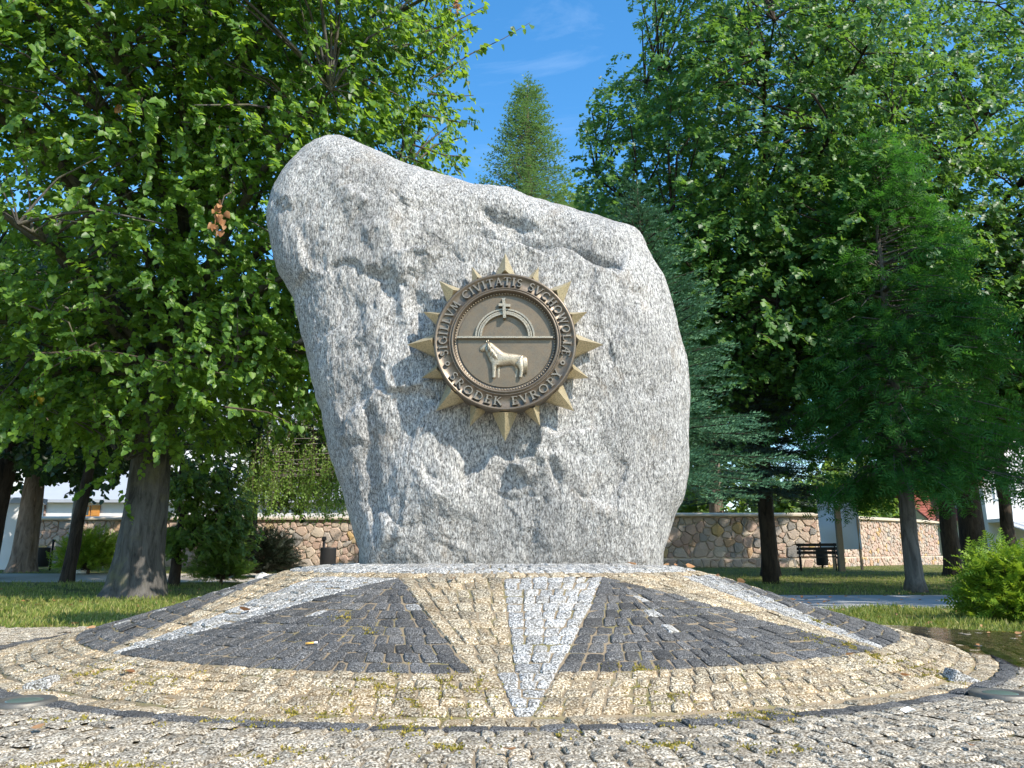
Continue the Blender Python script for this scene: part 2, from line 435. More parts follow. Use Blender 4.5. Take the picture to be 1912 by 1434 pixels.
def lay(stones, parent, names, mats):
    """stones: {kind: [(verts, faces, centre, tone, size)]}; the 300 that show largest become parts, the rest one joined part"""
    for kind, L in stones.items():
        L.sort(key=lambda s: -s[4])
        for s in L[:300]:
            mb = MB(); mb.add(s[0], orient(s[0], s[1]), 0, s[3]); mb.build(names[kind], mats[kind], parent, loc=s[2])
        if len(L) > 300:
            mb = MB()
            for s in L[300:]: mb.add(s[0], orient(s[0], [q for k, q in enumerate(s[1]) if k % 3 != 2 or q[0] < 8]), 0, s[3])
            o = mb.build(names[kind] + 's_beyond', mats[kind], parent); o['kind'] = 'stuff'

mound = empty('cobbled_mound', MC, 'low mound of granite setts laid as a yellow, white and black star under the boulder', 'mound')
ROT = R_(3.2); RA = 1.47; RD = 2.54
def polar(r, a, dz=0):
    return Vector((MC.x + r * math.sin(a), MC.y - r * math.cos(a), mz(r) + dz))
def half(k, r):
    if k % 2 == 0: w = .54 * (MR + .11 - r) / (MR + .11 - RA)
    else: w = .585 * (RD + .13 - r) / (RD + .13 - RA)
    return math.asin(max(w, 0) / r)
stones = {'white': [], 'yellow': [], 'dark': []}
def row(r1, r2, lo, hi, kind, size=.076, gap=.003, tone=None, into=stones, hz=None):
    """one course of stones between radii r1 and r2, from angle lo(r) to hi(r)"""
    rm = (r1 + r2) / 2; arc = (hi(rm) - lo(rm)) * rm
    if arc < .028: return
    n = max(1, round(arc / size))
    cuts = [0.0] + [(i + rs.uniform(-.2, .2)) / n for i in range(1, n)] + [1.0]
    for i in range(n):
        ga = gap / max(arc, .01)
        a, b = cuts[i] + ga * rs.uniform(.5, 1.6), cuts[i + 1] - ga * rs.uniform(.5, 1.6)
        g = gap * rs.uniform(.5, 1.5)
        j = [rs.gauss(0, .004) for _ in range(4)]
        L = lambda r, f: lo(r) + (hi(r) - lo(r)) * f
        q = [polar(r1 + g + j[0], L(r1, a)), polar(r1 + g + j[1], L(r1, b)), polar(r2 - g + j[2], L(r2, b)), polar(r2 - g + j[3], L(r2, a))]
        kd = kind
        if kind == 'dark' and rs.random() < .018 and arc > .35: kd = 'white'
        tn = min(1, max(0, rs.gauss(.5, .22)))
        v, f, c, tn = sett(q, tn, rs)
        into[kd].append((v, f, c, tn, big_px(c, q)))
def wob(r, amp, ph): return r
rad = list(np.arange(.62, RA - .1, .1)) + [RA - .085]
for r1, r2 in zip(rad[:-1], rad[1:]):
    o_ = rs.uniform(0, .1); row(r1, r2, lambda r: o_, lambda r: o_ + 2 * math.pi, 'white')
row(RA - .085, RA, lambda r: .03, lambda r: .03 + 2 * math.pi, 'yellow')
rad = np.linspace(RA, RD, 13)
for r1, r2 in zip(rad[:-1], rad[1:]):
    for k in range(8):
        A = ROT + k * math.pi / 4
        row(r1, r2, lambda r: A - half(k, r), lambda r: A, 'yellow')
        row(r1, r2, lambda r: A, lambda r: A + half(k, r), 'white')
        row(r1, r2, lambda r: A + half(k, r), lambda r: A + math.pi / 4 - half(k + 1, r), 'dark', .078)
rad = np.linspace(RD, MR, 6)
for r1, r2 in zip(rad[:-1], rad[1:]):
    for k in (0, 2, 4, 6):
        A = ROT + k * math.pi / 4
        row(r1, r2, lambda r: A - half(k, r) * .45, lambda r: A + half(k, r), 'white', .07)
        row(r1, r2, lambda r: A + half(k, r), lambda r: A + math.pi / 2 - half(k + 2, r) * .45, 'yellow', .078)
NM = {'white': 'white_sett', 'yellow': 'yellow_sett', 'dark': 'black_sett'}
# the two places where setts have sunk beside the ground lights
HOLE = [polar(2.66, -R_(62)), polar(2.70, R_(62))]
lay(stones, mound, NM, M)
mb = MB(); mb.lathe((MC.x, MC.y, -.0075), [(0.01, .47)] + [(float(r), float(np.interp(r, PR_R, PR_Z))) for r in np.linspace(.3, MR, 40)] + [(MR + .01, -.03)], 160)
mb.f = mb.f[:]; o = mb.build('bedding', M['joint'], mound, True)

pave = empty('pavement', (0, 0, 0), 'flat square of grey granite setts in rings round the mound', kind='structure')
stones = {'pave': [], 'ring': [], 'gutter': []}
_old = mz
def mz(r): return 0.0
row(MR + .005, MR + .105, lambda r: 0.0, lambda r: 2 * math.pi, 'gutter', .10, into=stones)
row(MR + .105, MR + .185, lambda r: 0.02, lambda r: 2 * math.pi + .02, 'ring', .13, into=stones)
r0 = MR + .185
while r0 < 6.2:
    wd = rs.uniform(.068, .084)
    n_ = rs.uniform(0, 1)
    # only the arc in front and at the sides is paved and seen
    row(r0, r0 + wd, lambda r: -2.0 + n_ * .02, lambda r: 2.0 + n_ * .02, 'pave', .076, .003, into=stones)
    r0 += wd
mz = _old
for k in ('pave', 'gutter', 'ring'):
    stones[k] = [s for s in stones[k] if plaza(s[2].x, s[2].y) and abs(s[2].x) < 6 and s[2].y > 1.25]
lay(stones, pave, {'pave': 'grey_sett', 'ring': 'black_ring_sett', 'gutter': 'gutter_sett'}, {'pave': M['pave'], 'ring': M['dark'], 'gutter': M['yellow']})
V, F = [], []
xs = np.arange(-8, 8.01, .25); ys = np.arange(-3, 7.01, .25)
mb = MB()
for y in ys[:-1]:
    for x in xs[:-1]:
        if plaza(x + .125, y + .125): mb.add([(x, y, -.009), (x + .25, y, -.009), (x + .25, y + .25, -.009), (x, y + .25, -.009)], [(0, 1, 2, 3)])
mb.build('bedding', M['joint2'], pave)

# water lying on the pavement at the right
t = NT('water_film')
gl = t.n('BsdfGlossy', Roughness=.10); tr = t.n('BsdfTransparent', Color=(.88, .80, .66))
fr = t.n('Fresnel', IOR=1.33)
bp = t.n('Bump', Strength=.35, Distance=.01, Height=t.noise(14, 3, .5, t.pos((.6, 1.6, 1))))
t.set(gl.inputs['Normal'], bp.outputs[0])
mx = t.n('MixShader'); t.set(mx.inputs[0], fr.outputs[0])
t.t.links.new(tr.outputs[0], mx.inputs[1]); t.t.links.new(gl.outputs[0], mx.inputs[2]); t.t.links.new(mx.outputs[0], t.out.inputs['Surface'])
pts = []
for i in range(48):
    a = 2 * math.pi * i / 48
    rr = 1 + .16 * math.sin(3 * a + 1) + .08 * math.sin(7 * a)
    pts.append((3.9 + 1.75 * rr * math.cos(a), 4.7 + 1.55 * rr * math.sin(a), .0062))
pts = [p for p in pts if (Vector(p) - MC).to_2d().length > MR - .1 and plaza(p[0] - .06, p[1] - .06)]
c_ = sum((Vector(p) for p in pts), Vector()) / len(pts)
mb = MB(); mb.add([c_] + pts, [(0, 1 + i, 1 + (i + 1) % len(pts)) for i in range(len(pts))])
o = mb.build('puddle', t.mat); tag(o, 'thin sheet of water on the pavement right of the mound', kind='structure')

# ------------------------------------------------------------------ boulder
OUT = [(672,1042),(655,985),(640,930),(622,880),(610,830),(600,780),(590,735),(579,690),(567,650),(556,610),(543,570),(525,535),(508,500),(497,460),(492,420),(493,396),(503,362),(517,335),(538,307),(560,285),(585,265),(605,255),(628,251),(655,256),(690,268),(730,285),(765,300),(800,314),(830,325),(865,335),(890,344),(920,350),(950,352),(985,365),(1020,375),(1060,385),(1100,397),(1130,405),(1160,415),(1185,428),(1203,445),(1212,472),(1224,495),(1240,522),(1251,550),(1261,585),(1270,620),(1279,655),(1286,690),(1289,730),(1290,780),(1291,830),(1290,875),(1284,912),(1277,935),(1268,962),(1258,995),(1250,1025),(1243,1048)]
YB, YF = 5.35, 4.78
SHR = None
def bpt(px, py, Y=YF):
    p = W(px, py, Y); return np.array([p.x, p.z])
def poly_d(P, pts):
    """signed distance (+ on the left of travel) and parameter to a polyline; P (...,2)"""
    best = np.full(P.shape[:-1], 1e9); sg = np.ones(P.shape[:-1]); tt = np.zeros(P.shape[:-1]); n = len(pts) - 1
    for i in range(n):
        a, b = pts[i], pts[i + 1]; d = b - a; L = (d * d).sum()
        k = np.clip(((P - a) @ d) / L, 0, 1); q = P - a - k[..., None] * d; dd = np.sqrt((q * q).sum(-1))
        s = np.where(d[0] * (P[..., 1] - a[1]) - d[1] * (P[..., 0] - a[0]) >= 0, 1.0, -1.0)
        m = dd < best; best = np.where(m, dd, best); sg = np.where(m, s, sg); tt = np.where(m, (i + k) / n, tt)
    return best * sg, tt
MED = W(943, 640, 4.62)
def facets(P, cell, slope, off, seed):
    """broken rock: every cell of scattered seeds is a little plane with its own tilt"""
    r = np.random.default_rng(seed); xs, zs = np.arange(-2.2, 2.2, cell), np.arange(.1, 4.2, cell)
    S = np.stack(np.meshgrid(xs, zs), -1).reshape(-1, 2) + r.uniform(-.5, .5, (len(xs) * len(zs), 2)) * cell
    sl_ = r.normal(size=(len(S), 2)) * slope; of = r.normal(size=len(S)) * off
    out = np.zeros(P.shape[:-1]); b1 = np.full(P.shape[:-1], 9e9); b2 = b1.copy(); o2 = out.copy()
    for p, g, f in zip(S, sl_, of):
        d = P - p; q = (d * d).sum(-1); v = d @ g + f
        n1 = q < b1; b2 = np.where(n1, b1, np.minimum(b2, q)); o2 = np.where(n1, out, np.where(q <= b2, v, o2)); out = np.where(n1, v, out); b1 = np.where(n1, q, b1)
    e = np.sqrt(b2) - np.sqrt(b1); w = .5 + .5 * sstep(0, .10 * cell, e)
    return out * w + o2 * (1 - w)
def relief(x, z):
    P = np.stack([x, z], -1); Q = np.stack([x, np.zeros_like(x), z], -1)
    wv = np.stack([fbm(Q * 2.2, 3), fbm(Q * 2.2 + 31, 3)], -1) * .10
    Pw = P + wv
    h = np.zeros_like(x)
    G = lambda px, py, sx, sy, rot=0: (lambda d: np.exp(-((d[..., 0] * math.cos(rot) + d[..., 1] * math.sin(rot)) / sx) ** 2 - ((-d[..., 0] * math.sin(rot) + d[..., 1] * math.cos(rot)) / sy) ** 2))(Pw - bpt(px, py))
    # upper left flank steps back along a diagonal
    d, tt = poly_d(Pw, [bpt(*p) for p in ((560, 255), (640, 330), (700, 430), (790, 505), (815, 600), (800, 760), (770, 900))])
    h -= .05 * sstep(-.03, .24, -d) * (1 - .45 * sstep(.3, .9, tt)) * sstep(0, .15, tt + .1)
    # overhang above the ledge right of it
    d, tt = poly_d(Pw, [bpt(*p) for p in ((745, 470), (820, 462), (870, 452), (960, 450), (1040, 462), (1100, 482), (1145, 512))])
    env = np.sin(np.clip(tt, 0, 1) * math.pi) ** .6
    h -= .25 * env * sstep(-.010, .012, d) * np.exp(-np.clip(d, 0, 9) / .17)
    h += .03 * env * np.exp(-(d / .10) ** 2)
    # hollows beside the medallion on the left
    h -= .035 * G(725, 545, .06, .24, .12) + .035 * G(785, 560, .05, .16) + .03 * G(650, 640, .10, .35, .25)
    h -= .05 * G(690, 850, .05, .40, .12)
    # raised chip and hollow under the medallion
    d, tt = poly_d(Pw, [bpt(*p) for p in ((855, 820), (862, 880), (868, 950), (850, 1000))])
    h += .05 * G(830, 895, .13, .2) * sstep(-.015, .015, -d) * 1.2
    h -= .045 * G(945, 900, .22, .3) + .04 * G(900, 1010, .3, .2)
    h -= .035 * G(1040, 885, .02, .10, .2) + .03 * G(690, 960, .03, .2, .3)
    h += .05 * G(1090, 600, .3, .4) + .04 * G(1180, 700, .2, .5)
    h -= .05 * G(1110, 480, .14, .05, -.5)
    h -= .06 * G(940, 400, .20, .06, -.15)
    # broken surface
    S = Q * np.array([1, 1, .62])
    nn = fbm(S * 1.7 + 3.3, 3) * .032 + fbm(S * np.array([8, 1, 7]), 5, 2.1, .6) * .017
    W2 = P + np.stack([fbm(Q * 5, 3), fbm(Q * 5 + 31, 3)], -1) * .09
    lw = 1 - .45 * sstep(bpt(900, 600)[0], bpt(1060, 600)[0], x + .25 * (z - 1.9))          # the right flank is worn smoother
    nn = nn * (.55 + .45 * lw) + lw * (facets(W2, .42, .075, .006, 1) + facets(W2, .19, .085, .003, 2) * .4) + facets(W2, .08, .15, .002, 3) * .3
    cr = np.abs(noise3(Q * np.array([1.9, 1, 1.6]) + 5 + wv[..., :1] * 5)); nn = nn - .010 * np.exp(-(cr / .03) ** 2) * sstep(-.05, .3, noise3(Q * 1.9 + 40))
    h = h + nn
    return h
def outline_polar():
    P = np.array([[*(lambda w: (w.x, w.z))(W(px, py, YB))] for px, py in OUT])
    P = np.vstack([[P[0, 0] + .03, .25], P, [P[-1, 0] - .03, .25]])
    c = np.array([*(lambda w: (w.x, w.z))(W(890, 660, YB))])
    d = P - c; a = np.arctan2(d[:, 1], d[:, 0]); r = np.hypot(d[:, 0], d[:, 1])
    o = np.argsort(a); return c, np.concatenate([a[o] - 2 * np.pi, a[o], a[o] + 2 * np.pi]), np.tile(r[o], 3)
SHRINK = np.array([0.976, 0.977, 0.981, 0.979, 0.967, 0.97, 0.97, 0.976, 0.972, 0.97, 0.97, 0.97, 0.97, 0.97, 0.97, 0.97, 0.97, 0.97, 0.97, 0.97, 0.97, 0.97, 0.97, 0.97, 0.97, 0.97, 0.97, 0.971, 0.98, 0.978, 0.974, 0.97, 0.972, 0.978, 0.976, 0.974, 0.97, 0.973, 0.974, 0.973, 0.97, 0.965, 0.968, 0.962, 0.934, 0.926, 0.924, 0.927, 0.931, 0.931, 0.934, 0.935, 0.933, 0.931, 0.925, 0.925, 0.919, 0.911, 0.897, 0.904, 0.939, 0.959, 0.96, 0.959, 0.959, 0.957, 0.954, 0.955, 0.947, 0.963, 0.968, 0.973])
def boulder_mesh(nphi=500, nf=205, nb=20):
    c, A, Rr = outline_polar()
    phi = np.linspace(-np.pi, np.pi, nphi, endpoint=False)
    r = np.interp(phi, A, Rr)
    r = 1.006 * r * np.interp(phi, -np.pi + (np.arange(len(SHRINK)) + .5) * 2 * np.pi / len(SHRINK), SHRINK, period=2 * np.pi)
    V = []
    for side, n in ((1, nf), (-1, nb)):
        tt = np.linspace(0, 1, n + 1)
        if side > 0: tt = tt[1:]
        else: tt = tt[1:-1][::-1]
        s = np.sin(tt * np.pi / 2) ** .9
        Sg, Pg = np.meshgrid(s, phi, indexing='ij'); Rg = np.broadcast_to(r, Sg.shape)
        x = c[0] + Sg * Rg * np.cos(Pg); z = c[1] + Sg * Rg * np.sin(Pg)
        d = .62 * (1 - Sg ** 2.7) ** (1 / 2.7)
        if side > 0:
            h = relief(x, z) * (1 - Sg ** 10)
            dm = np.hypot(x - MED.x, z - MED.z)
            y = YB - d - h
        else:
            y = YB + d * 1.1 + fbm(np.stack([x, x * 0 + 9, z], -1) * 1.5, 4) * .12 * (1 - Sg ** 6)
        V.append(np.stack([x, y, z], -1))
    F = [V[0].shape[0], V[1].shape[0]]
    grid = np.concatenate(V, 0); nr = grid.shape[0]
    verts = grid.reshape(-1, 3)
    # fine relief along the edge too
    e = fbm(verts * np.array([6, 6, 4]), 4) * .02
    cc = np.array([c[0], YB, c[1]]); nv = verts - cc; nv /= np.linalg.norm(nv, axis=1)[:, None]
    verts = verts + nv * e[:, None] * np.array([1, .3, 1])
    i, j = np.meshgrid(np.arange(nr - 1), np.arange(nphi), indexing='ij')
    a = i * nphi + j; b = i * nphi + (j + 1) % nphi; cq = (i + 1) * nphi + (j + 1) % nphi; dq = (i + 1) * nphi + j
    T = np.concatenate([np.stack([a, b, cq], -1).reshape(-1, 3), np.stack([a, cq, dq], -1).reshape(-1, 3)])
    # close both poles
    p0 = verts[:nphi].mean(0); p1 = verts[-nphi:].mean(0)
    k = len(verts); verts = np.vstack([verts, p0, p1]); jj = np.arange(nphi)
    T = np.concatenate([T, np.stack([np.full(nphi, k), (jj + 1) % nphi, jj], -1), np.stack([np.full(nphi, k + 1), (nr - 1) * nphi + jj, (nr - 1) * nphi + (jj + 1) % nphi], -1)])
    return verts, T
bv, bt = boulder_mesh()
me = tri_mesh('boulder', bv, bt); smooth(me)
boulder = link('boulder', me, M['boulder'])
tag(boulder, 'huge rough pale grey granite boulder standing on the cobbled mound, peaked at the left', 'boulder')

# ------------------------------------------------------------------ medallion
RMED = .442
dd = np.hypot(bv[:, 0] - MED.x, bv[:, 2] - MED.z); near = (dd < .5) & (bv[:, 1] < YB)
YM = float(np.percentile(bv[near, 1], 8)) - .045        # plane of the back of the plaque
MED = Vector((MED.x, YM, MED.z))
med = empty('bronze_medallion', MED, 'round bronze seal with spiked sun rays and a pony relief fixed to the boulder', 'medallion')
def ml(u, v, w): return (MED.x + u * RMED, MED.y - w * RMED, MED.z + v * RMED)
def lathe_w(mb, prof, n=128, mi=0):
    m = len(prof); vs = [ml(r * math.cos(2 * math.pi * k / n), r * math.sin(2 * math.pi * k / n), w) for r, w in prof for k in range(n)]
    mb.add(vs, [(i * n + k, (i + 1) * n + k, (i + 1) * n + (k + 1) % n, i * n + (k + 1) % n)[::-1] for i in range(m - 1) for k in range(n)], mi)
W0 = .22
mb = MB(); lathe_w(mb, [(.72, -.6), (.74, -.10), (1.0, -.08), (1.005, .10), (1.0, W0 - .01), (.985, W0 + .015), (.962, W0 + .015), (.95, W0 - .005), (.79, W0 - .005), (.782, W0 + .012), (.772, W0 + .018), (.762, W0 + .008), (.757, W0 + .002), (.75, W0 + .03), (.735, W0 + .036), (.722, W0 + .02), (.72, W0 - .05), (.66, W0 - .05)])
ringo = mb.build('inscription_ring', M['bz_ring'], med, True)
mb = MB(); n = 96
mb.add([ml(0, 0, W0 - .035)] + [ml(r * math.cos(2 * math.pi * k / n), r * math.sin(2 * math.pi * k / n), w) for r, w in ((.66, W0 - .035), (.672, W0 - .06)) for k in range(n)],
       [(0, 1 + (k + 1) % n, 1 + k)[::-1] for k in range(n)] + [(1 + k, 1 + (k + 1) % n, 1 + n + (k + 1) % n, 1 + n + k)[::-1] for k in range(n)])
mb.build('relief_field', M['bz_field'], med)
mb = MB()
for k in range(108):
    a = 2 * math.pi * k / 108; x, y = .697 * math.cos(a), .697 * math.sin(a); q = .0135
    e = [(x + q, y, W0 - .02), (x, y + q, W0 - .02), (x - q, y, W0 - .02), (x, y - q, W0 - .02), (x, y, W0 - .005), (x, y, W0 - .06)]
    mb.add([ml(*p) for p in e], [(1, 0, 4), (2, 1, 4), (3, 2, 4), (0, 3, 4), (0, 1, 5), (1, 2, 5), (2, 3, 5), (3, 0, 5)])
mb.build('beaded_border', M['bz_relief'], med, True)
# spikes
def spike(phi, rt, hw, hgt):
    ca, sa = math.cos(phi), math.sin(phi)
    P = lambda r, s, w: ml(r * ca - s * sa, r * sa + s * ca, w)
    v = [P(rt, 0, .02), P(.955, hw, .0), P(.955, -hw, .0), P(1.035, 0, hgt), P(.955, hw, -.12), P(.955, -hw, -.12), P(rt, 0, 0.0)]
    f = [(0, 1, 3), (0, 3, 2), (1, 2, 3), (1, 4, 5, 2), (0, 6, 4, 1), (0, 2, 5, 6), (4, 6, 5)]
    mb = MB(); mb.add(v, [q[::-1] for q in f]); return mb
for k in range(16):
    a = math.pi / 2 - k * math.pi / 8
    if k % 4 == 0: s = spike(a, 1.395, .185, .27)
    elif k % 2 == 0: s = spike(a, 1.36, .18, .27)
    else: s = spike(a, 1.275, .125, .19)
    me = s.mesh('spike', False, MED); me.validate()
    import bmesh
    bm = bmesh.new(); bm.from_mesh(me); bmesh.ops.recalc_face_normals(bm, faces=bm.faces); bm.to_mesh(me); bm.free()
    link('spike', me, M['bz_gold'], med, MED)
# raised lettering: roman capitals as strokes with serifs
def arc(cx, cy, rx, ry, a0, a1, n=12):
    return [(cx + rx * math.cos(R_(a0 + (a1 - a0) * i / n)), cy + ry * math.sin(R_(a0 + (a1 - a0) * i / n))) for i in range(n + 1)]
TH, TN = .135, .07
def ser(x, y, w=.15): return ([(x - w, y), (x + w, y)], .06)
def stem(x): return [([(x, 0), (x, 1)], TH), ser(x, .03), ser(x, .97)]
GL = {
 'I': (.34, stem(.17)),
 'L': (.58, stem(.17) + [([(.17, .04), (.55, .04), (.57, .2)], TN)]),
 'T': (.66, [([(.33, 0), (.33, .95)], TH), ser(.33, .03), ([(.02, .8), (.04, .95), (.62, .95), (.64, .8)], TN)]),
 'V': (.72, [([(.08, 1), (.37, .02)], TH), ([(.37, .02), (.64, 1)], TN), ser(.08, .97, .12), ser(.64, .97, .1)]),
 'A': (.74, [([(.1, 0), (.36, 1)], TN), ([(.36, 1), (.65, 0)], TH), ([(.2, .36), (.55, .36)], TN), ser(.1, .03, .1), ser(.65, .03, .12)]),
 'M': (.90, [([(.1, 0), (.2, 1)], TN), ([(.2, 1), (.45, .1)], TH), ([(.45, .1), (.68, 1)], TN), ([(.68, 1), (.8, 0)], TH), ser(.1, .03, .1), ser(.8, .03, .12)]),
 'C': (.72, [(arc(.42, .5, .36, .46, 45, 315, 16), TN + .03)]),
 'G': (.78, [(arc(.42, .5, .36, .46, 45, 350, 16), TN + .03), ([(.7, .05), (.7, .42)], TH), ser(.68, .43, .12)]),
 'O': (.82, [(arc(.41, .5, .34, .45, 0, 360, 22), TN + .03)]),
 'S': (.54, [(arc(.27, .73, .19, .22, 30, 270, 10) + arc(.27, .27, .21, .24, 90, -150, 10)[1:], TN + .03)]),
 'H': (.78, stem(.17) + stem(.61) + [([(.17, .5), (.61, .5)], TN)]),
 'W': (1.0, [([(.06, 1), (.28, .02)], TH), ([(.28, .02), (.5, .95)], TN), ([(.5, .95), (.72, .02)], TH), ([(.72, .02), (.92, 1)], TN), ser(.06, .97, .1), ser(.92, .97, .1)]),
 'E': (.56, stem(.17) + [([(.17, .96), (.5, .96), (.52, .84)], TN), ([(.17, .52), (.44, .52)], TN), ([(.17, .04), (.52, .04), (.54, .18)], TN)]),
 'R': (.70, stem(.17) + [([(.17, .95)] + arc(.3, .72, .24, .23, 90, -90, 8) + [(.17, .49)], TN), ([(.33, .49), (.68, 0)], TH)]),
 'P': (.60, stem(.17) + [([(.17, .95)] + arc(.3, .71, .24, .24, 90, -90, 8) + [(.17, .47)], TN)]),
 'D': (.78, stem(.17) + [([(.17, .96)] + arc(.32, .5, .38, .46, 90, -90, 12) + [(.17, .04)], TN + .01)]),
 'K': (.70, stem(.17) + [([(.2, .45), (.6, .98)], TN), ([(.33, .6), (.68, 0)], TH)]),
 'Y': (.70, [([(.08, 1), (.35, .48)], TH), ([(.35, .48), (.62, 1)], TN), ([(.35, .5), (.35, 0)], TH), ser(.35, .03), ser(.08, .97, .1), ser(.62, .97, .1)]),
 'Æ': (1.0, [([(.05, 0), (.5, 1)], TN), ([(.55, 0), (.55, 1)], TH), ([(.22, .36), (.55, .36)], TN), ser(.05, .03, .09), ([(.5, .96), (.88, .96), (.9, .84)], TN), ([(.55, .54), (.82, .54)], TN), ([(.55, .04), (.92, .04), (.94, .18)], TN)]),
}
def ribbon(mb, pts, th, fn, w0, w1):
    n = len(pts); L, Rr2 = [], []
    for i, p in enumerate(pts):
        a = pts[max(i - 1, 0)]; b = pts[min(i + 1, n - 1)]
        dx, dy = b[0] - a[0], b[1] - a[1]; l = math.hypot(dx, dy) or 1
        nx, ny = -dy / l * th / 2, dx / l * th / 2
        L.append((p[0] + nx, p[1] + ny)); Rr2.append((p[0] - nx, p[1] - ny))
    v = [fn(*p, w1) for p in L] + [fn(*p, w1) for p in Rr2] + [fn(*p, w0) for p in L] + [fn(*p, w0) for p in Rr2]
    f = []
    for i in range(n - 1):
        f += [(i, n + i, n + i + 1, i + 1), (2 * n + i, i, i + 1, 2 * n + i + 1), (n + i, 3 * n + i, 3 * n + i + 1, n + i + 1)]
    f += [(0, 2 * n, 3 * n, n), (n - 1, 2 * n - 1, 4 * n - 1, 3 * n - 1)]
    mb.add(v, f)
def ring_text(txt, a0, a1, top):
    """letters from angle a0 to a1, degrees clockwise from the top (top) or anticlockwise from the bottom (not top)"""
    H = .118; rb = .81 if top else .93
    ws = [GL[ch][0] if ch != ' ' else .45 for ch in txt]; gap = .16
    tot = sum(ws) + gap * (len(txt) - 1); sc = (R_(a1 - a0)) / tot; x = 0
    for ch, w in zip(txt, ws):
        if ch != ' ':
            mb = MB()
            for si, (pts, th) in enumerate(GL[ch][1]):
                def fn(px, py, wv):
                    a = R_(a0) + (x + px) * sc
                    if top: r = rb + py * H; return ml(r * math.sin(a), r * math.cos(a), wv)
                    r = rb - py * H; return ml(r * math.sin(a), -r * math.cos(a), wv)
                ribbon(mb, pts, th, fn, W0 - .02, W0 + .028 + si * .0009)
            o = mb.build('letter', M['bz_letter'], ringo)
        x += w + gap
ring_text('SIGILLVM CIVITATIS SVCHOWOLIÆ', -105, 105, True)
ring_text('SRODEK EVROPY', -57, 60, False)
for ang in (-113, 112):
    mb = MB(); cx_, cy_ = .865 * math.sin(R_(ang)), .865 * math.cos(R_(ang))
    ribbon(mb, [(cx_ + .026 * math.cos(2 * math.pi * k / 14), cy_ + .026 * math.sin(2 * math.pi * k / 14)) for k in range(15)], .016, lambda a, b, w: ml(a, b, w), W0 - .02, W0 + .028)
    mb.build('ring_dot', M['bz_letter'], ringo)
# bar, arch, cross
WF = W0 - .035
mb = MB(); ribbon(mb, [(-.67, .048), (.67, .048)], .026, lambda a, b, w: ml(a, b, w), WF - .01, WF + .05); mb.build('crossbar', M['bz_relief'], med)
for r_, th, hh in ((.405, .024, .045), (.37, .022, .04), (.338, .026, .055)):
    mb = MB(); ribbon(mb, [(r_ * math.cos(math.pi * k / 40), .06 + .98 * r_ * math.sin(math.pi * k / 40)) for k in range(41)], th, lambda a, b, w: ml(a, b, w), WF - .01, WF + hh); mb.build('arch_moulding', M['bz_relief'], med)
mb = MB()
ribbon(mb, [(-.018, .60), (-.006, .32)], .042, lambda a, b, w: ml(a, b, w), WF - .01, WF + .085)
ribbon(mb, [(-.09, .515), (.075, .502)], .04, lambda a, b, w: ml(a, b, w), WF - .01, WF + .083)
ribbon(mb, [(-.018, .60), (-.02, .612)], .062, lambda a, b, w: ml(a, b, w), WF - .01, WF + .081)
mb.build('cross', M['bz_relief'], med)
# pony in half relief
def skin_mesh(name, pts, edges, rad, lev=2):
    me = bpy.data.meshes.new(name); me.from_pydata(pts, edges, []); me.update()
    o = bpy.data.objects.new(name + '_tmp', me); COL.objects.link(o)
    m = o.modifiers.new('s', 'SKIN'); m.use_smooth_shade = True
    for i, r in enumerate(rad): me.skin_vertices[0].data[i].radius = (r, r) if not isinstance(r, tuple) else r
    me.skin_vertices[0].data[3].use_root = True
    s = o.modifiers.new('d', 'SUBSURF'); s.levels = lev; s.render_levels = lev
    dg = bpy.context.evaluated_depsgraph_get(); dg.update()
    out = bpy.data.meshes.new_from_object(o.evaluated_get(dg)); bpy.data.objects.remove(o)
    out.name = name; return out
HP = [(-.348, -.150), (-.297, -.090), (-.245, -.048), (-.196, -.138), (-.130, -.252), (-.03, -.268), (.07, -.265), (.16, -.245), (.205, -.265),
      (-.150, -.355), (-.152, -.445), (-.150, -.515), (-.163, -.540),
      (-.098, -.355), (-.090, -.445), (-.084, -.508), (-.096, -.532),
      (.214, -.355), (.232, -.42), (.220, -.51), (.208, -.537),
      (.160, -.355), (.170, -.42), (.152, -.503), (.140, -.530)]
HE = [(0, 1), (1, 2), (2, 3), (3, 4), (4, 5), (5, 6), (6, 7), (7, 8), (4, 9), (9, 10), (10, 11), (11, 12), (4, 13), (13, 14), (14, 15), (15, 16), (8, 17), (17, 18), (18, 19), (19, 20), (7, 21), (21, 22), (22, 23), (23, 24)]
HR = [.040, .058, .062, .080, .112, .108, .104, .110, .092, .040, .029, .025, .031, .036, .027, .023, .029, .050, .030, .025, .031, .042, .028, .023, .029]
zoff = [0] * 9 + [.06] * 4 + [-.02] * 4 + [.06] * 4 + [-.02] * 4
me = skin_mesh('pony_relief', [(p[0], p[1], z) for p, z in zip(HP, zoff)], HE, HR)
co = np.empty(len(me.vertices) * 3); me.vertices.foreach_get('co', co); co = co.reshape(-1, 3)
co = np.array([(a * RMED, -(WF + c * .62) * RMED, b * RMED) for a, b, c in co]); me.vertices.foreach_set('co', co.ravel()); me.update()
bm = bmesh.new(); bm.from_mesh(me); bmesh.ops.recalc_face_normals(bm, faces=bm.faces); bm.to_mesh(me); bm.free()
pony = link('pony_relief', me, M['bz_relief'], med, MED)
mb = MB(); rs2 = random.Random(3)
for k in range(16):
    f = k / 15; x0, y0 = -.245 + .13 * f, -.015 - .15 * f
    L = rs2.uniform(.10, .16)
    mb.tube([ml(x0, y0, WF + .02), ml(x0 + .012 - .02 * f, y0 - L * .5, WF + .06), ml(x0 + .0 + rs2.uniform(-.02, .02), y0 - L, WF + .055)], [.010 * RMED * 1.3, .013 * RMED, .004 * RMED], 5)
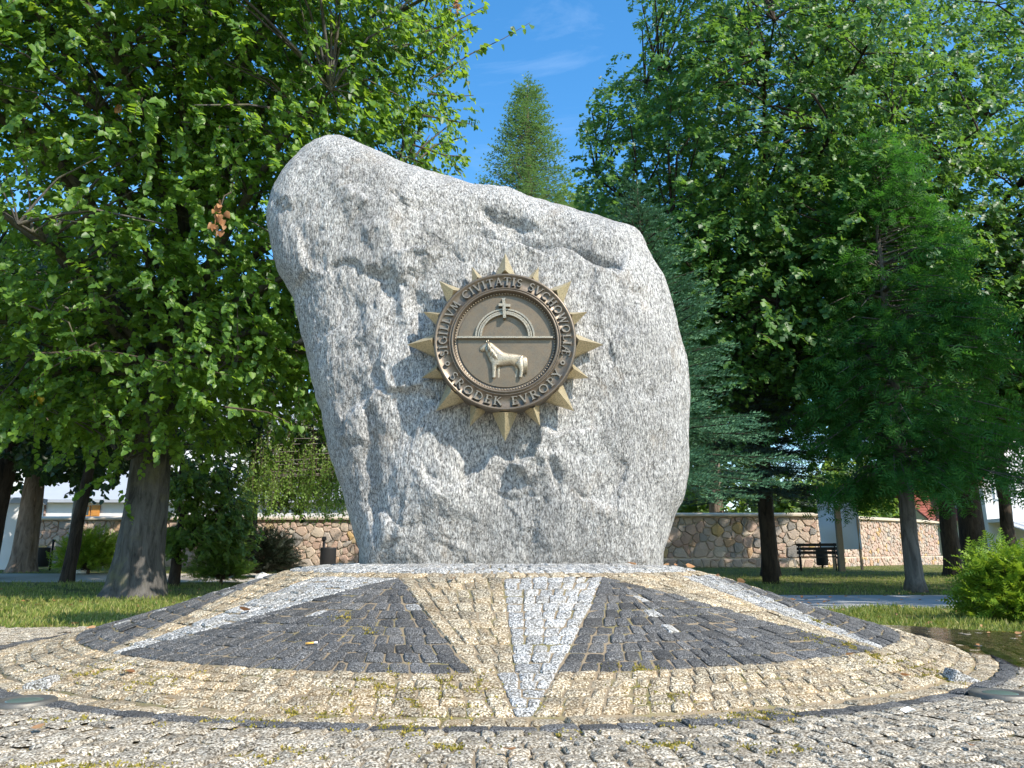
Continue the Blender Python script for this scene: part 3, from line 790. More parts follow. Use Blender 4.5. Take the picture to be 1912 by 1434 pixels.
mb.tube([ml(-.232, -.04, WF + .03), ml(-.236, .002, WF + .035), ml(-.228, .018, WF + .03)], [.012 * RMED, .012 * RMED, .003 * RMED], 5)
mb.tube([ml(-.252, -.045, WF + .02), ml(-.26, -.005, WF + .025), ml(-.256, .008, WF + .02)], [.012 * RMED, .011 * RMED, .003 * RMED], 5)
mb.build('mane', M['bz_relief'], pony, True)
mb = MB()
for k in range(6):
    o_ = (k - 2.5) * .008
    mb.tube([ml(.24 + o_, -.215, WF + .01), ml(.275 + o_, -.26, WF + .035), ml(.285 + o_, -.36, WF + .035), ml(.27 + o_ * 1.5, -.47 - .01 * (k % 3), WF + .02)], [.012 * RMED, .016 * RMED, .014 * RMED, .004 * RMED], 5)
mb.build('tail', M['bz_relief'], pony, True)

# ------------------------------------------------------------------ foliage tools
def unit(a): return a / np.maximum(np.linalg.norm(a, axis=-1, keepdims=True), 1e-9)
def leaves(pos, tip, nrm, size, tv, tf):
    """place a leaf template (x across, y along, z up) at every pos"""
    tip = unit(tip); side = unit(np.cross(tip, nrm)); up = np.cross(side, tip)
    V = pos[:, None] + size[:, None, None] * (tv[None, :, 0:1] * side[:, None] + tv[None, :, 1:2] * tip[:, None] + tv[None, :, 2:3] * up[:, None])
    K = len(tv); T = tf[None] + (np.arange(len(pos)) * K)[:, None, None]
    return V.reshape(-1, 3), T.reshape(-1, 3)
HEART = (np.array([(0, 0, 0), (0, .5, -.04), (0, 1.02, .04), (-.30, -.06, .10), (-.47, .28, .15), (-.30, .68, .10), (.30, -.06, .10), (.47, .28, .15), (.30, .68, .10)]),
         np.array([(0, 1, 3), (3, 1, 4), (4, 1, 5), (5, 1, 2), (0, 6, 1), (6, 7, 1), (7, 8, 1), (8, 2, 1)]))
HEARTS = (np.array([(0, 0, -.02), (-.46, .22, .13), (-.30, .72, .09), (0, 1.02, .0), (.46, .22, .13), (.30, .72, .09)]), np.array([(0, 2, 1), (0, 3, 2), (0, 4, 5), (0, 5, 3)]))
LANCE = (np.array([(0, 0, 0), (-.17, .42, .06), (.17, .42, .06), (0, .5, 0), (0, 1, -.10)]), np.array([(0, 3, 1), (0, 2, 3), (1, 3, 4), (3, 2, 4)]))
OVAL = (np.array([(0, 0, 0), (-.32, .45, .08), (.32, .45, .08), (0, 1, -.05)]), np.array([(0, 3, 1), (0, 2, 3)]))
def oakleaf():
    # lobed leaf: five lobes as triangles off a midrib
    v = [(0, 0, 0), (0, .35, 0), (0, .68, -.02), (0, 1.0, -.08), (-.30, .38, .07), (.30, .38, .07), (-.36, .74, .06), (.36, .74, .06), (-.1, .3, .02), (.1, .3, .02)]
    v = [(0, 0, 0), (-.30, .40, .07), (0, .36, 0), (.30, .40, .07), (-.34, .78, .06), (0, .66, -.02), (.34, .78, .06), (0, 1.02, -.08)]
    f = [(0, 2, 1), (0, 3, 2), (2, 7, 4), (2, 6, 7)]
    return np.array(v), np.array(f)
OAK = oakleaf()
def trunk_pts(base, top, lean=(0, 0), n=12, wig=.06, rg=None):
    base = Vector(base); top = Vector(top); P = []
    for i in range(n + 1):
        f = i / n; p = base.lerp(top, f)
        if 0 < i: p += Vector((rg.uniform(-wig, wig), rg.uniform(-wig, wig), 0)) * f
        P.append(p)
    return P
def broadleaf(name, label, base, height, tr, ells, nclus, twigs, lpt, lsize, lmat, tmpl, bmat, seed, group=None, droop=.35, flare=1.7, clump=.5, shell=4.0, lean=(0, 0), hang=.5, split=0, cat='tree', zmin=None, keep=None, trunk_top=.8, tl=.42):
    """tapered trunk with limbs, boughs in clumps, leaves in sprays along twigs"""
    rg = np.random.default_rng(seed); rr = random.Random(seed)
    base = Vector(base); root = empty(name, base, label, cat, group)
    top = base + Vector((lean[0], lean[1], height * trunk_top))
    n = 16; tp = trunk_pts(base - Vector((0, 0, .1)), top, n=n, wig=.08 + tr * .2, rg=rr)
    rad = []
    for i in range(n + 1):
        f = i / n; zz = f * height * trunk_top
        rad.append(tr * (1 - .78 * f ** 1.1) * (1 + (flare - 1) * math.exp(-zz / (.9 * tr + .05))))
    ph = rr.uniform(0, 6)
    mb = MB()
    # extra low rings so that the root flare is round
    low = [tp[0].lerp(tp[1], k) for k in (0, .15, .35, .6)]
    lr = [tr * (1 + (flare - 1) * math.exp(-(k * height * trunk_top / n) / (.9 * tr + .05))) for k in (0, .15, .35, .6)]
    nl = len(low)
    mb.tube(low + tp[1:], lr + rad[1:], 20, wob=lambda a, f: 1 + (.13 * math.sin(5 * a + ph) + .07 * math.sin(3 * a + ph * 2)) * max(0, 1 - f * 7) + .04 * math.sin(4 * a + 20 * f + ph) + .025 * math.sin(9 * a - 13 * f))
    # clump centres
    C = []
    while len(C) < nclus:
        e = ells[rr.choices(range(len(ells)), [q[2] if len(q) > 2 else 1 for q in ells])[0]]
        d = unit(rg.normal(size=3)); f = rg.random() ** (1 / shell)
        p = np.array(e[0]) + d * np.array(e[1]) * f
        p[2] += rg.normal() * .1
        if zmin is not None and p[2] < zmin: continue
        if keep is not None and not keep(p): continue
        C.append(p)
    C = np.array(C)
    tpa = np.array([list(p) for p in tp])
    # limbs from the trunk to a subset of clumps, boughs from limbs to every clump
    nl_ = max(6, nclus // 14); idx = rg.choice(len(C), nl_, replace=False); nodes = [tpa[3:]]
    for q in idx:
        p = C[q]; hd = math.hypot(p[0] - base.x, p[1] - base.y)
        zt = min(max(p[2] - hd * rr.uniform(.35, .8), base.z + height * .22), top.z)
        k = np.argmin(abs(tpa[:, 2] - zt)); a = tpa[k]
        m1 = a * .6 + p * .4 + np.array([0, 0, .12 * hd]) + rg.normal(size=3) * .12; m2 = a * .25 + p * .75 + np.array([0, 0, .10 * hd]) + rg.normal(size=3) * .1
        path = np.array([a, (a + m1) / 2, m1, (m1 + m2) / 2, m2, (m2 + p) / 2, p]); rl = min(rad[k] * .55, .02 + .018 * hd)
        mb.tube([Vector(x) for x in path], [rl * (1 - .8 * j / 6) for j in range(7)], 6, cap=False); nodes.append(path)
    nodes = np.concatenate(nodes)
    for p in C:
        dv = nodes - p; k = np.argmin((dv ** 2).sum(1) + 3 * np.clip(dv[:, 2], 0, 9) ** 2); a = nodes[k]
        L = np.linalg.norm(p - a)
        if L < .1: continue
        m = (a + p) / 2 + np.array([0, 0, .12 * L]) + rg.normal(size=3) * .06 * L
        rb = .008 + .011 * L
        mb.tube([Vector(a), Vector((a + m) / 2 + np.array([0, 0, .02 * L])), Vector(m), Vector((m + p) / 2), Vector(p)], [rb, rb * .8, rb * .65, rb * .5, rb * .3], 4, cap=False)
    me = mb.mesh('trunk', True); link('trunk', me, bmat, root)
    # twigs and leaves
    ax = np.array([base.x + lean[0] * .6, base.y + lean[1] * .6, 0])
    out = C - ax; out[:, 2] = 0; out = unit(out)
    tc = np.repeat(C, twigs, 0) + rg.normal(size=(nclus * twigs, 3)) * clump * np.array([1, 1, .45])
    to = np.repeat(out, twigs, 0)
    td = unit(to * .7 + rg.normal(size=tc.shape) * .75 + np.array([0, 0, -droop]))
    L = rg.uniform(.6, 1.3, len(tc)) * tl
    kk = (np.arange(lpt) + .5) / lpt
    pos = tc[:, None] + td[:, None] * (L[:, None] * kk[None])[..., None] + np.array([0, 0, -.25]) * ((L[:, None] * kk[None] ** 2))[..., None] * droop * 2
    sgn = np.where(np.arange(lpt) % 2 == 0, 1.0, -1.0)
    sd = unit(np.cross(td, np.array([0, 0, 1.0])))
    tip = td[:, None] * .55 + sd[:, None] * sgn[None, :, None] * .8 + np.array([0, 0, -hang]) + rg.normal(size=pos.shape) * .35
    nr = np.array([.45, -.4, .9]) * .95 + to[:, None] * .35 + rg.normal(size=pos.shape) * .36
    pos, tip, nr = pos.reshape(-1, 3), tip.reshape(-1, 3), nr.reshape(-1, 3)
    sz = lsize * rg.uniform(.65, 1.25, len(pos))
    if keep is not None:
        ok = np.array([keep(p) for p in pos]); pos, tip, nr, sz = pos[ok], tip[ok], nr[ok], sz[ok]
    mt = MB()
    st_ = range(0, len(tc), 1 if len(tc) < 2600 else 3)
    tw = [(tc[i], tc[i] + td[i] * L[i] * .5 + np.array([0, 0, -.03]) * L[i] * droop, tc[i] + td[i] * L[i] + np.array([0, 0, -.25]) * L[i] * droop * 2) for i in st_]
    for a, b, c in tw:
        if keep is not None and not (keep(a) and keep(c)): continue
        mt.tube([Vector(a), Vector(b), Vector(c)], [.006, .0045, .002], 3, cap=False)
    o = mt.build('twigs', M['twig'], root); o['kind'] = 'stuff'
    return root, (pos, tip, nr, sz)
def crown(root, L, lmat, tmpl, extra_parts=0, cname='crown'):
    pos, tip, nr, sz = L
    if extra_parts:
        d = pos - np.array([0, 0, EYE]); F = d[:, 1] * _cp + d[:, 2] * _sp
        px = 956 + FPX * d[:, 0] / F; py = 717 - FPX * (-d[:, 1] * _sp + d[:, 2] * _cp) / F
        vis = (px > 0) & (px < 1912) & (py > 0) & (py < 1434)
        # leaves in the outer layer towards the camera
        sc_ = np.where(vis, sz / F, 0); order = np.argsort(-sc_)
        pick = order[:extra_parts]; rest = order[extra_parts:]
        for i in pick:
            V, T = leaves(pos[i:i + 1] * 0, tip[i:i + 1], nr[i:i + 1], sz[i:i + 1], *tmpl)
            link('leaf', tri_mesh('leaf', V, T), lmat, root, Vector(pos[i]))
        pos, tip, nr, sz = pos[rest], tip[rest], nr[rest], sz[rest]
    V, T = leaves(pos, tip, nr, sz, *(HEARTS if tmpl is HEART else tmpl))
    o = link(cname, tri_mesh(cname, V, T), lmat, root)
    if extra_parts: o['kind'] = 'stuff'
    return o

# ------------------------------------------------------------------ trees on the left
b = W(252, 1104, 11.8); lb = Vector((b.x, 11.8, -.02))
def lin_keep(p):
    # the crown ends at the right over the boulder and opens towards the light
    xr = -.55 - .10 * (p[1] - 9.5) + .16 * math.sin(p[2] * 1.9) + .10 * math.sin(p[2] * 4.7 + p[1])
    low = max(0.0, 6.4 - p[2])
    return p[0] < xr and p[1] > 6.7 + .62 * low
root, L = broadleaf('linden_tree', 'big leafy linden with a thick flared grey trunk filling the upper left', lb, 13.5, .335,
    [((-5.2, 11.2, 7.2), (4.7, 3.9, 5.0), 3.2), ((-5.4, 11.0, 3.6), (3.7, 2.2, 1.5), 1.1), ((-2.4, 10.6, 4.6), (1.8, 2.4, 2.3), .55), ((-2.8, 10.0, 8.0), (2.2, 2.6, 2.8), .5), ((-5.0, 9.2, 8.8), (4.7, 2.5, 3.4), 1.7), ((-6.8, 10.0, 9.6), (3.4, 2.6, 3.2), .9)],
    1300, 9, 13, .088, None, HEART, M['bark_linden'], 21, droop=.45, clump=.42, shell=3.2, lean=(.25, 0), hang=.75, flare=1.5, keep=lin_keep)
# long outer sprigs reaching into the sky over the boulder
rg = np.random.default_rng(77); mb = MB(); ex = [[], [], [], []]
for pts, n in (((( 800, 150), (880, 100), (940, 72), (990, 42)), 30), ((( 790, 215), (840, 225), (882, 232)), 20), (((770, 270), (830, 290), (868, 292)), 18), (((800, 175), (850, 180), (884, 178)), 18), (((790, 60), (850, 40), (905, 12)), 22), (((740, 285), (790, 305), (822, 318)), 16), (((790, 110), (860, 60), (892, 48)), 20), (((60, 660), (200, 655), (330, 680), (450, 705)), 46), (((180, 640), (90, 690), (40, 735)), 26), (((420, 760), (500, 770), (560, 800)), 22)):
    P = [np.array(list(W(x, y, 9.0 + .12 * i))) for i, (x, y) in enumerate(pts)]
    for i, q in enumerate(P): q[2] += .0
    mb = MB(); mb.tube([Vector(q) for q in P], [.013, .009, .005, .003][:len(P)], 5); mb.build('sprig', M['twig'], root)
    u = np.sort(rg.uniform(.12, 1, n)) * (len(P) - 1); k = np.minimum(u.astype(int), len(P) - 2); f = (u - k)[:, None]; P = np.array(P)
    q = P[k] * (1 - f) + P[k + 1] * f; d = unit(P[k + 1] - P[k]); sg = np.where(np.arange(n) % 2, 1., -1.)[:, None]
    ex[0].append(q + rg.normal(size=(n, 3)) * .03); ex[1].append(d * .5 + np.cross(d, [0, 0, 1.]) * sg * .6 + np.array([0, 0, -.75]) + rg.normal(size=(n, 3)) * .3)
    ex[2].append(np.array([.4, -.5, .6]) + rg.normal(size=(n, 3)) * .35); ex[3].append(.095 * rg.uniform(.75, 1.2, n))
L = tuple(np.concatenate([a] + b) for a, b in zip(L, ex))
crown(root, L, M['lf_linden'], HEART, 300)
# withered brown clusters and yellow leaves hanging in it
rg = np.random.default_rng(5)
def bunch(px, py, Y, n, h, mat, size, name, parent):
    p = np.array(list(W(px, py, Y))); pos = p + rg.normal(size=(n, 3)) * np.array([.035, .035, .1]) * (h / .3)
    V, T = leaves(pos, rg.normal(size=(n, 3)) * .4 + np.array([0, 0, -1]), rg.normal(size=(n, 3)), np.full(n, size) * rg.uniform(.7, 1.2, n), *HEART)
    o = link(name, tri_mesh(name, V, T), mat, parent)
    mb = MB(); q = Vector(p); mb.tube([q + Vector((-.1, .5, .5)), q + Vector((-.03, .15, .28)), q + Vector((0, 0, .05)), q - Vector((0, 0, .1))], [.008, .006, .004, .002], 4); mb.build('twig', M['twig'], o)
bunch(410, 400, 7.3, 26, .3, M['lf_dead'], .07, 'withered_leaves', root)
bunch(852, 12, 8.2, 14, .25, M['lf_dead'], .06, 'withered_leaves', root)
bunch(222, 200, 8.4, 6, .12, M['lf_dead'], .07, 'withered_leaves', root)
bunch(70, 750, 10.2, 10, .3, M['lf_yellow'], .075, 'yellow_leaves', root)

def simple_tree(*a, lm=None, tm=HEART, cn='crown', **k):
    r, L = broadleaf(*a, **k); crown(r, L, lm, tm, 0, cn); return r
b = W(125, 1080, 17.2)
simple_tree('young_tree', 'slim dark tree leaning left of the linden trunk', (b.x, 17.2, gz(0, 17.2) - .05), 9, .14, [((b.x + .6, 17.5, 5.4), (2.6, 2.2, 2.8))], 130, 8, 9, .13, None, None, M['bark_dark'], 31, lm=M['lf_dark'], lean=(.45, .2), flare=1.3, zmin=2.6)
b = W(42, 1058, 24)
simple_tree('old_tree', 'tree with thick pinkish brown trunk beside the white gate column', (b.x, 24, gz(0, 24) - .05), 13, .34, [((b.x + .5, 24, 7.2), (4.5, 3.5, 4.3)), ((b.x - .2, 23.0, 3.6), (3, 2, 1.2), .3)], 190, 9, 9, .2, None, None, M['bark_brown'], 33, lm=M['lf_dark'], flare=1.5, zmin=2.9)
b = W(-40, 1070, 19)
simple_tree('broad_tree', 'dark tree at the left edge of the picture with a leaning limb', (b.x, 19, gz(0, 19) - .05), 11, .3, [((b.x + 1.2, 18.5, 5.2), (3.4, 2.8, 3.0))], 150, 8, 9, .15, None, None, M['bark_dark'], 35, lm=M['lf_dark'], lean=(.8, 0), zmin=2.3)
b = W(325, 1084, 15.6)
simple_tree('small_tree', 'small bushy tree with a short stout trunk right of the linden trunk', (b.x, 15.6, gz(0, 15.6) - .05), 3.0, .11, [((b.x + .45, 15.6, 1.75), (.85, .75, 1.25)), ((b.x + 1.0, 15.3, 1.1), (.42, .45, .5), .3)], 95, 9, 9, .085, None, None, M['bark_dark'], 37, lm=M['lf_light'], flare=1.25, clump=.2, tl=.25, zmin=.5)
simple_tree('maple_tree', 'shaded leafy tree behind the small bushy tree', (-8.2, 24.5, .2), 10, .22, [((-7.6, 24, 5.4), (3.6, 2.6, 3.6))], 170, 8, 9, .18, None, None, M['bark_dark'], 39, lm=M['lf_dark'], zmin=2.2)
# weeping birch: strands of small leaves hanging nearly to the wall top
def weeping():
    rg = np.random.default_rng(44); p0 = W(672, 1060, 23); cxo = W(556, 1000, 23).x - p0.x; base = Vector((p0.x, 23, gz(0, 23) - .05))
    root = empty('weeping_birch', base, 'weeping birch with long hanging strands left of the boulder', 'tree')
    mb = MB(); mb.tube([base, base + Vector((.05, 0, 2)), base + Vector((-.5, .1, 4.4)), base + Vector((cxo * .8, 0, 5.6))], [.08, .07, .05, .03], 10)
    P, T_, N_, S_ = [], [], [], []; ms = MB()
    for k in range(430):
        a = rg.uniform(0, 6.28); r = 1.65 * math.sqrt(rg.random()) + .1
        topz = base.z + 5.2 - .9 * r + rg.uniform(-1.2, .3); x, y = base.x + cxo + r * math.cos(a), base.y + r * math.sin(a)
        L = rg.uniform(1.4, 3.0); L = min(L, topz - base.z - rg.uniform(1.45, 2.3))
        if L < .4: continue
        if k % 4 == 0: mb.tube([base + Vector((0, 0, 3.2)), Vector(((base.x + x) / 2, (base.y + y) / 2, topz + .15)), Vector((x, y, topz))], [.035, .02, .008], 4, cap=False)
        n = int(L / .045); f = np.linspace(0, 1, n)
        sw = rg.normal(size=2) * .14
        q = np.stack([x + sw[0] * f ** 2 + .03 * np.sin(9 * f + k), y + sw[1] * f ** 2, topz - L * f], -1)
        ms.tube([Vector(q[0]), Vector(q[n // 2]), Vector(q[-1])], [.006, .004, .002], 3, cap=False)
        P.append(q + rg.normal(size=q.shape) * .03); T_.append(rg.normal(size=q.shape) * .6 + np.array([0, 0, -1])); N_.append(rg.normal(size=q.shape) + np.array([.3, -.6, .3])); S_.append(rg.uniform(.06, .10, n))
    mb.build('trunk', M['bark_grey'], root, True)
    ms.build('twigs', M['twig'], root)['kind'] = 'stuff'
    V, T = leaves(np.concatenate(P), np.concatenate(T_), np.concatenate(N_), np.concatenate(S_), *OVAL)
    link('crown', tri_mesh('crown', V, T), M['lf_birch'], root)
weeping()

# ------------------------------------------------------------------ evergreens
def frond_tpl(n=7, wd=.30, seed=0):
    """flat feathery spray: midrib with tapering side shoots"""
    rr = random.Random(seed); v = [(-.012, 0, 0), (.012, 0, 0), (0, 1, -.08)]; f = [(0, 1, 2)]
    for i in range(n):
        y = .08 + .8 * i / n
        for s in (-1, 1):
            L = wd * (1 - .75 * (i / n)) * rr.uniform(.75, 1.2); b = len(v)
            z = rr.uniform(-.03, .05)
            v += [(0, y, -.08 * y), (0, y + .10, -.08 * y), (s * L, y + L * .85, -.08 * y + z)]
            f.append((b, b + 1, b + 2) if s < 0 else (b + 1, b, b + 2))
            # second shoot on the side shoot
            m = (s * L * .5, y + L * .42, -.08 * y + z * .5); b = len(v)
            v += [m, (m[0], m[1] + .085, m[2]), (m[0] + s * L * .12, m[1] + L * .62, m[2] + .02)]
            f.append((b, b + 1, b + 2) if s < 0 else (b + 1, b, b + 2))
    return np.array(v, float), np.array(f)
FROND = frond_tpl(4, .36, 1); FROND2 = frond_tpl(6, .24, 2)
def fir_twig(n=26, ln=.10, seed=3):
    """bottle brush twig of needles, unit length"""
    rr = random.Random(seed); v = [(-.015, 0, 0), (.015, 0, 0), (0, 1, 0)]; f = [(0, 1, 2)]
    for i in range(n):
        y = i / n; a = rr.uniform(-.35, math.pi + .35); L = ln * rr.uniform(.8, 1.2) * (1 - .3 * y); b = len(v)
        dx, dz = math.cos(a) * L, math.sin(a) * L
        v += [(0, y - .034, 0), (0, y + .034, 0), (dx, y + L * .8, dz)]; f.append((b, b + 1, b + 2))
    return np.array(v, float), np.array(f)
FIRT = fir_twig(21, .21)
def thuja():
    rg = np.random.default_rng(51); b0 = W(1708, 1090, 13.6); base = Vector((b0.x, 13.6, gz(0, 13.6) - .07))
    root = empty('thuja_tree', base, 'dense dark green arborvitae with feathery fronds and a bare lower trunk at the right', 'tree')
    mb = MB()
    tp = [base + Vector(p) for p in ((0, 0, 0), (.01, 0, .25), (.0, 0, .9), (.03, 0, 1.8), (.05, .05, 3.5), (.05, 0, 6), (.05, 0, 8.3))]
    mb.tube(tp, [.21, .15, .135, .125, .10, .05, .01], 14)
    P, T_, N_, S_ = [], [], [], []
    ctr = base + Vector((.35, 0, 0))
    for k in range(360):
        f = rg.random() ** 1.25; z = 2.0 + 6.3 * f
        a = rg.uniform(0, 6.283); rmax = (2.15 * (1 - f) ** .62 + .12) * rg.uniform(.75, 1.1)
        if z < 3: rmax *= .85
        st = Vector((ctr.x - .45 * (1 - f * .5), ctr.y, base.z + z)); d = Vector((math.cos(a), math.sin(a), .0))
        en = Vector((ctr.x, ctr.y, base.z + z)) + d * rmax + Vector((0, 0, -.28 * rmax + rg.uniform(-.2, .2) + .3 * f))
        md = st.lerp(en, .5) + Vector((0, 0, .18))
        mb.tube([st, md, en], [.02, .013, .004], 4, cap=False)
        n = int(12 + 16 * rmax)
        ff = rg.uniform(.3, 1.0, n) ** .8
        q = np.outer((1 - ff) ** 2, st) + np.outer(2 * ff * (1 - ff), md) + np.outer(ff ** 2, en) + rg.normal(size=(n, 3)) * np.array([.14, .14, .12])
        dd = np.array(d)
        P.append(q); T_.append(dd * .9 + rg.normal(size=(n, 3)) * .55 + np.array([0, 0, -.25])); N_.append(np.array([0, 0, .6]) + dd * .5 + rg.normal(size=(n, 3)) * .5); S_.append(rg.uniform(.20, .38, n))
    mb.build('trunk', M['bark_grey'], root, True)
    V, T = leaves(np.concatenate(P), np.concatenate(T_), np.concatenate(N_), np.concatenate(S_), *FROND)
    link('crown', tri_mesh('crown', V, T), M['lf_thuja'], root)
thuja()
def spruce(name, label, base, H, rb, seed, mat, tw=.16, dens=1.0, zb=.9, tmpl=FIRT, bmat='bark_dark', whorl=.30, step=.11):
    rg = np.random.default_rng(seed); base = Vector(base); root = empty(name, base, label, 'tree')
    mb = MB(); mb.tube([base, base + Vector((0, 0, H * .3)), base + Vector((.02, 0, H * .7)), base + Vector((0, 0, H))], [.035 * H * .8, .022 * H, .009 * H, .008], 10)
    P, T_, N_, S_ = [], [], [], []
    z = zb; 
    while z < H * .985:
        f = (z - zb) / (H - zb); R2 = rb * (1 - f) ** .85 + .06
        nb = int(rg.integers(6, 9) * dens) if f < .9 else 5
        a0 = rg.uniform(0, 6.28)
        for k in range(nb):
            a = a0 + 6.283 * k / nb + rg.normal() * .15; L = R2 * rg.uniform(.8, 1.12); up = .45 * f - .10
            d = np.array([math.cos(a), math.sin(a), 0]); st = np.array([base.x, base.y, base.z + z + rg.normal() * .05])
            n = max(3, int(L / step)); ff = (np.arange(n) + .6) / n
            zc = L * (up * ff - .22 * (1 - f) * ff ** 2 + .14 * ff ** 3)
            axis = st + d * (L * ff)[:, None] + np.array([0, 0, 1]) * zc[:, None]
            mb.tube([Vector(st), Vector(axis[n // 2]), Vector(axis[-1])], [.012 + .008 * L, .008 + .003 * L, .004], 4, cap=False)
            sd = np.array([-d[1], d[0], 0])
            P.append(axis[-2:]); T_.append(np.tile(d + np.array([0, 0, up]), (2, 1))); N_.append(np.tile([0, 0, 1.], (2, 1))); S_.append(np.full(2, tw * 1.1))
            for i in range(n):
                for s in (-1, 1):
                    ll = (1 - ff[i] * .75) * L * .45 + tw * .6; m = max(1, int(ll / (tw * .75)))
                    dr = unit(d * .75 + sd * s * .75 + np.array([0, 0, -.12 + rg.normal() * .1]))
                    for j in range(m):
                        q = axis[i] + dr * (tw * .75 * j) + rg.normal(size=3) * .02
                        P.append(q[None]); T_.append((dr + rg.normal(size=3) * .18)[None]); N_.append((np.array([0, 0, 1.]) + rg.normal(size=3) * .25)[None]); S_.append([tw * rg.uniform(.85, 1.25)])
        z += whorl * rg.uniform(.75, 1.2) * (.55 + .6 * (1 - f))
    # leader
    for k in range(6):
        P.append(np.array([[base.x, base.y, base.z + H - .05 * k]])); T_.append(np.array([[rg.normal() * .2, rg.normal() * .2, 1.]])); N_.append(rg.normal(size=(1, 3))); S_.append([tw])
    mb.build('trunk', M[bmat], root, True)
    V, T = leaves(np.concatenate(P), np.concatenate(T_), np.concatenate(N_), np.concatenate([np.asarray(s) for s in S_]), *tmpl)
    o = link('crown', tri_mesh('crown', V, T), mat, root)
    return root, len(T)
t0 = W(1190, 352, 10.4)
_, nsp = spruce('blue_spruce', 'blue-green spruce behind the right shoulder of the boulder', (t0.x, 10.4, -.04), t0.z + .04, 1.7, 61, M['lf_spruce'], .19, 1.3, 1.7, whorl=.23, step=.105)
t0 = W(1401, 560, 16.5)
spruce('dark_spruce', 'dark blue spruce with drooping lower boughs and dark trunk left of the bench', (t0.x, 16.5, gz(0, 16.5) - .05), t0.z, 1.75, 62, M['lf_dkspruce'], .26, 1.2, 2.0, whorl=.30, step=.13)
t0 = W(985, 150, 36)
spruce('tall_conifer', 'tall slender conifer in the gap of sky above the boulder', (t0.x, 36, .35), t0.z - .35, 6.2, 63, M['lf_far'], .78, 1.45, 1.5, frond_tpl(3, .24, 9), 'bark_brown', .50, .38)

# ------------------------------------------------------------------ broadleaf trees on the right
b = W(1440, 1070, 21)
def oak_keep(p):
    return p[0] > 1.35 + .10 * (p[1] - 16) + .18 * math.sin(p[2] * 1.6) + max(0, (p[2] - 9.6) * .42) + max(0, 5.0 - p[2]) * .5
simple_tree('oak_tree', 'large oak whose crown borders the open sky, its trunk behind the dark spruce', (b.x, 21, gz(0, 21) - .05), 17, .22,
    [((6.1, 17.6, 10.4), (5.0, 4.4, 5.6), 2.5), ((5.6, 17.0, 6.0), (4.2, 3.4, 2.6), 1)], 880, 9, 11, .172, None, None, M['bark_dark'], 71, lm=M['lf_oak'], tm=OAK, keep=oak_keep, clump=.55, tl=.5, shell=3.6, flare=1.4, hang=.6, zmin=3.6)
b = W(1825, 1066, 22)
simple_tree('oak_tree', 'oak with the thickest dark trunk behind the juniper at the right', (b.x, 22, gz(0, 22) - .05), 18, .33,
    [((b.x - .5, 20.5, 11.2), (5.8, 4.5, 7.2), 2.6), ((b.x - .5, 20, 5.6), (4.5, 3.5, 2.2), .8)], 600, 9, 10, .20, None, None, M['bark_dark'], 73, lm=M['lf_oak'], tm=OAK, clump=.6, tl=.55, shell=3.4, flare=1.4, hang=.6, zmin=3.6)
b = W(1782, 1066, 21)
simple_tree('elm_tree', 'tree with a dark trunk just left of the thickest trunk at the right', (b.x, 21, gz(0, 21) - .05), 12, .22,
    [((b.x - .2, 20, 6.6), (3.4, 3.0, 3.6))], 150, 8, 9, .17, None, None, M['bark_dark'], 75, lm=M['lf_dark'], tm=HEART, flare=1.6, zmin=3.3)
# sinuous tree at the right edge
b = W(1898, 1062, 19.5)
simple_tree('crooked_tree', 'crooked slim trunk at the right edge in front of the balcony house', (b.x - .1, 19.5, gz(0, 19) - .05), 10, .17,
    [((b.x + .6, 19.2, 6.6), (3.0, 2.6, 3.2))], 130, 8, 9, .17, None, None, M['bark_dark'], 77, lm=M['lf_oak'], tm=OAK, lean=(.2, 0), flare=1.2, zmin=3.4)
simple_tree('park_tree', 'tall leafy park tree beside the paved square, right of the juniper', (12.8, 8.2, -.05), 11.5, .3, [((12.4, 8.2, 7.0), (3.9, 3.7, 3.6))], 170, 9, 9, .2, None, None, M['bark_dark'], 79, lm=M['lf_oak'], tm=OAK, zmin=3.2)
# far trees beyond the wall
FT = [(1075, 325, 44, 3.4, 'light green tree low in the sky gap behind the boulder'), (925, 322, 46, 2.6, 'small light green treetop just over the boulder left of the tall conifer'), (1520, 860, 40, 2.8, 'sunny light green tree beyond the wall above the white banner'), (1330, 800, 46, 3.5, 'far green tree beyond the wall behind the spruce'),
      (1640, 700, 50, 4.5, 'far green tree beyond the wall behind the arborvitae'), (1850, 640, 52, 5, 'far green tree above the balcony house'), (700, 640, 52, 4.0, 'far green tree hidden behind the boulder and the birch')]
for i, (px, py, Y, r, lab) in enumerate(FT):
    tpt = W(px, py, Y); H = tpt.z
    simple_tree('distant_tree', lab, (tpt.x, Y, .38), H, .25, [((tpt.x, Y, H * .58), (r, r * .8, H * .40))], 85, 8, 8, .30, None, None, M['bark_grey'], 90 + i, group='trees beyond the wall', lm=M['lf_light'], tm=HEART, clump=.6, tl=.7, zmin=1.2)
b = W(1335, 940, 42); mb = MB(); mb.tube([(b.x, 42, .3), (b.x + .05, 42, 4), (b.x, 42, 9)], [.42, .36, .3], 12)
rt = empty('bare_trunk_tree', (b.x, 42, .3), 'pale thick tree trunk beyond the wall close to the boulder', 'tree'); mb.build('trunk', M['bark_brown'], rt, True)
rg = np.random.default_rng(2); n = 2600; q = np.array([b.x, 42, 9.5]) + unit(rg.normal(size=(n, 3))) * (rg.random((n, 1)) ** .3) * np.array([3.5, 3, 3.2])
V, T = leaves(q, rg.normal(size=q.shape), rg.normal(size=q.shape) + np.array([0, 0, 1]), rg.uniform(.25, .45, n), *HEART); link('crown', tri_mesh('crown', V, T), M['lf_dark'], rt)

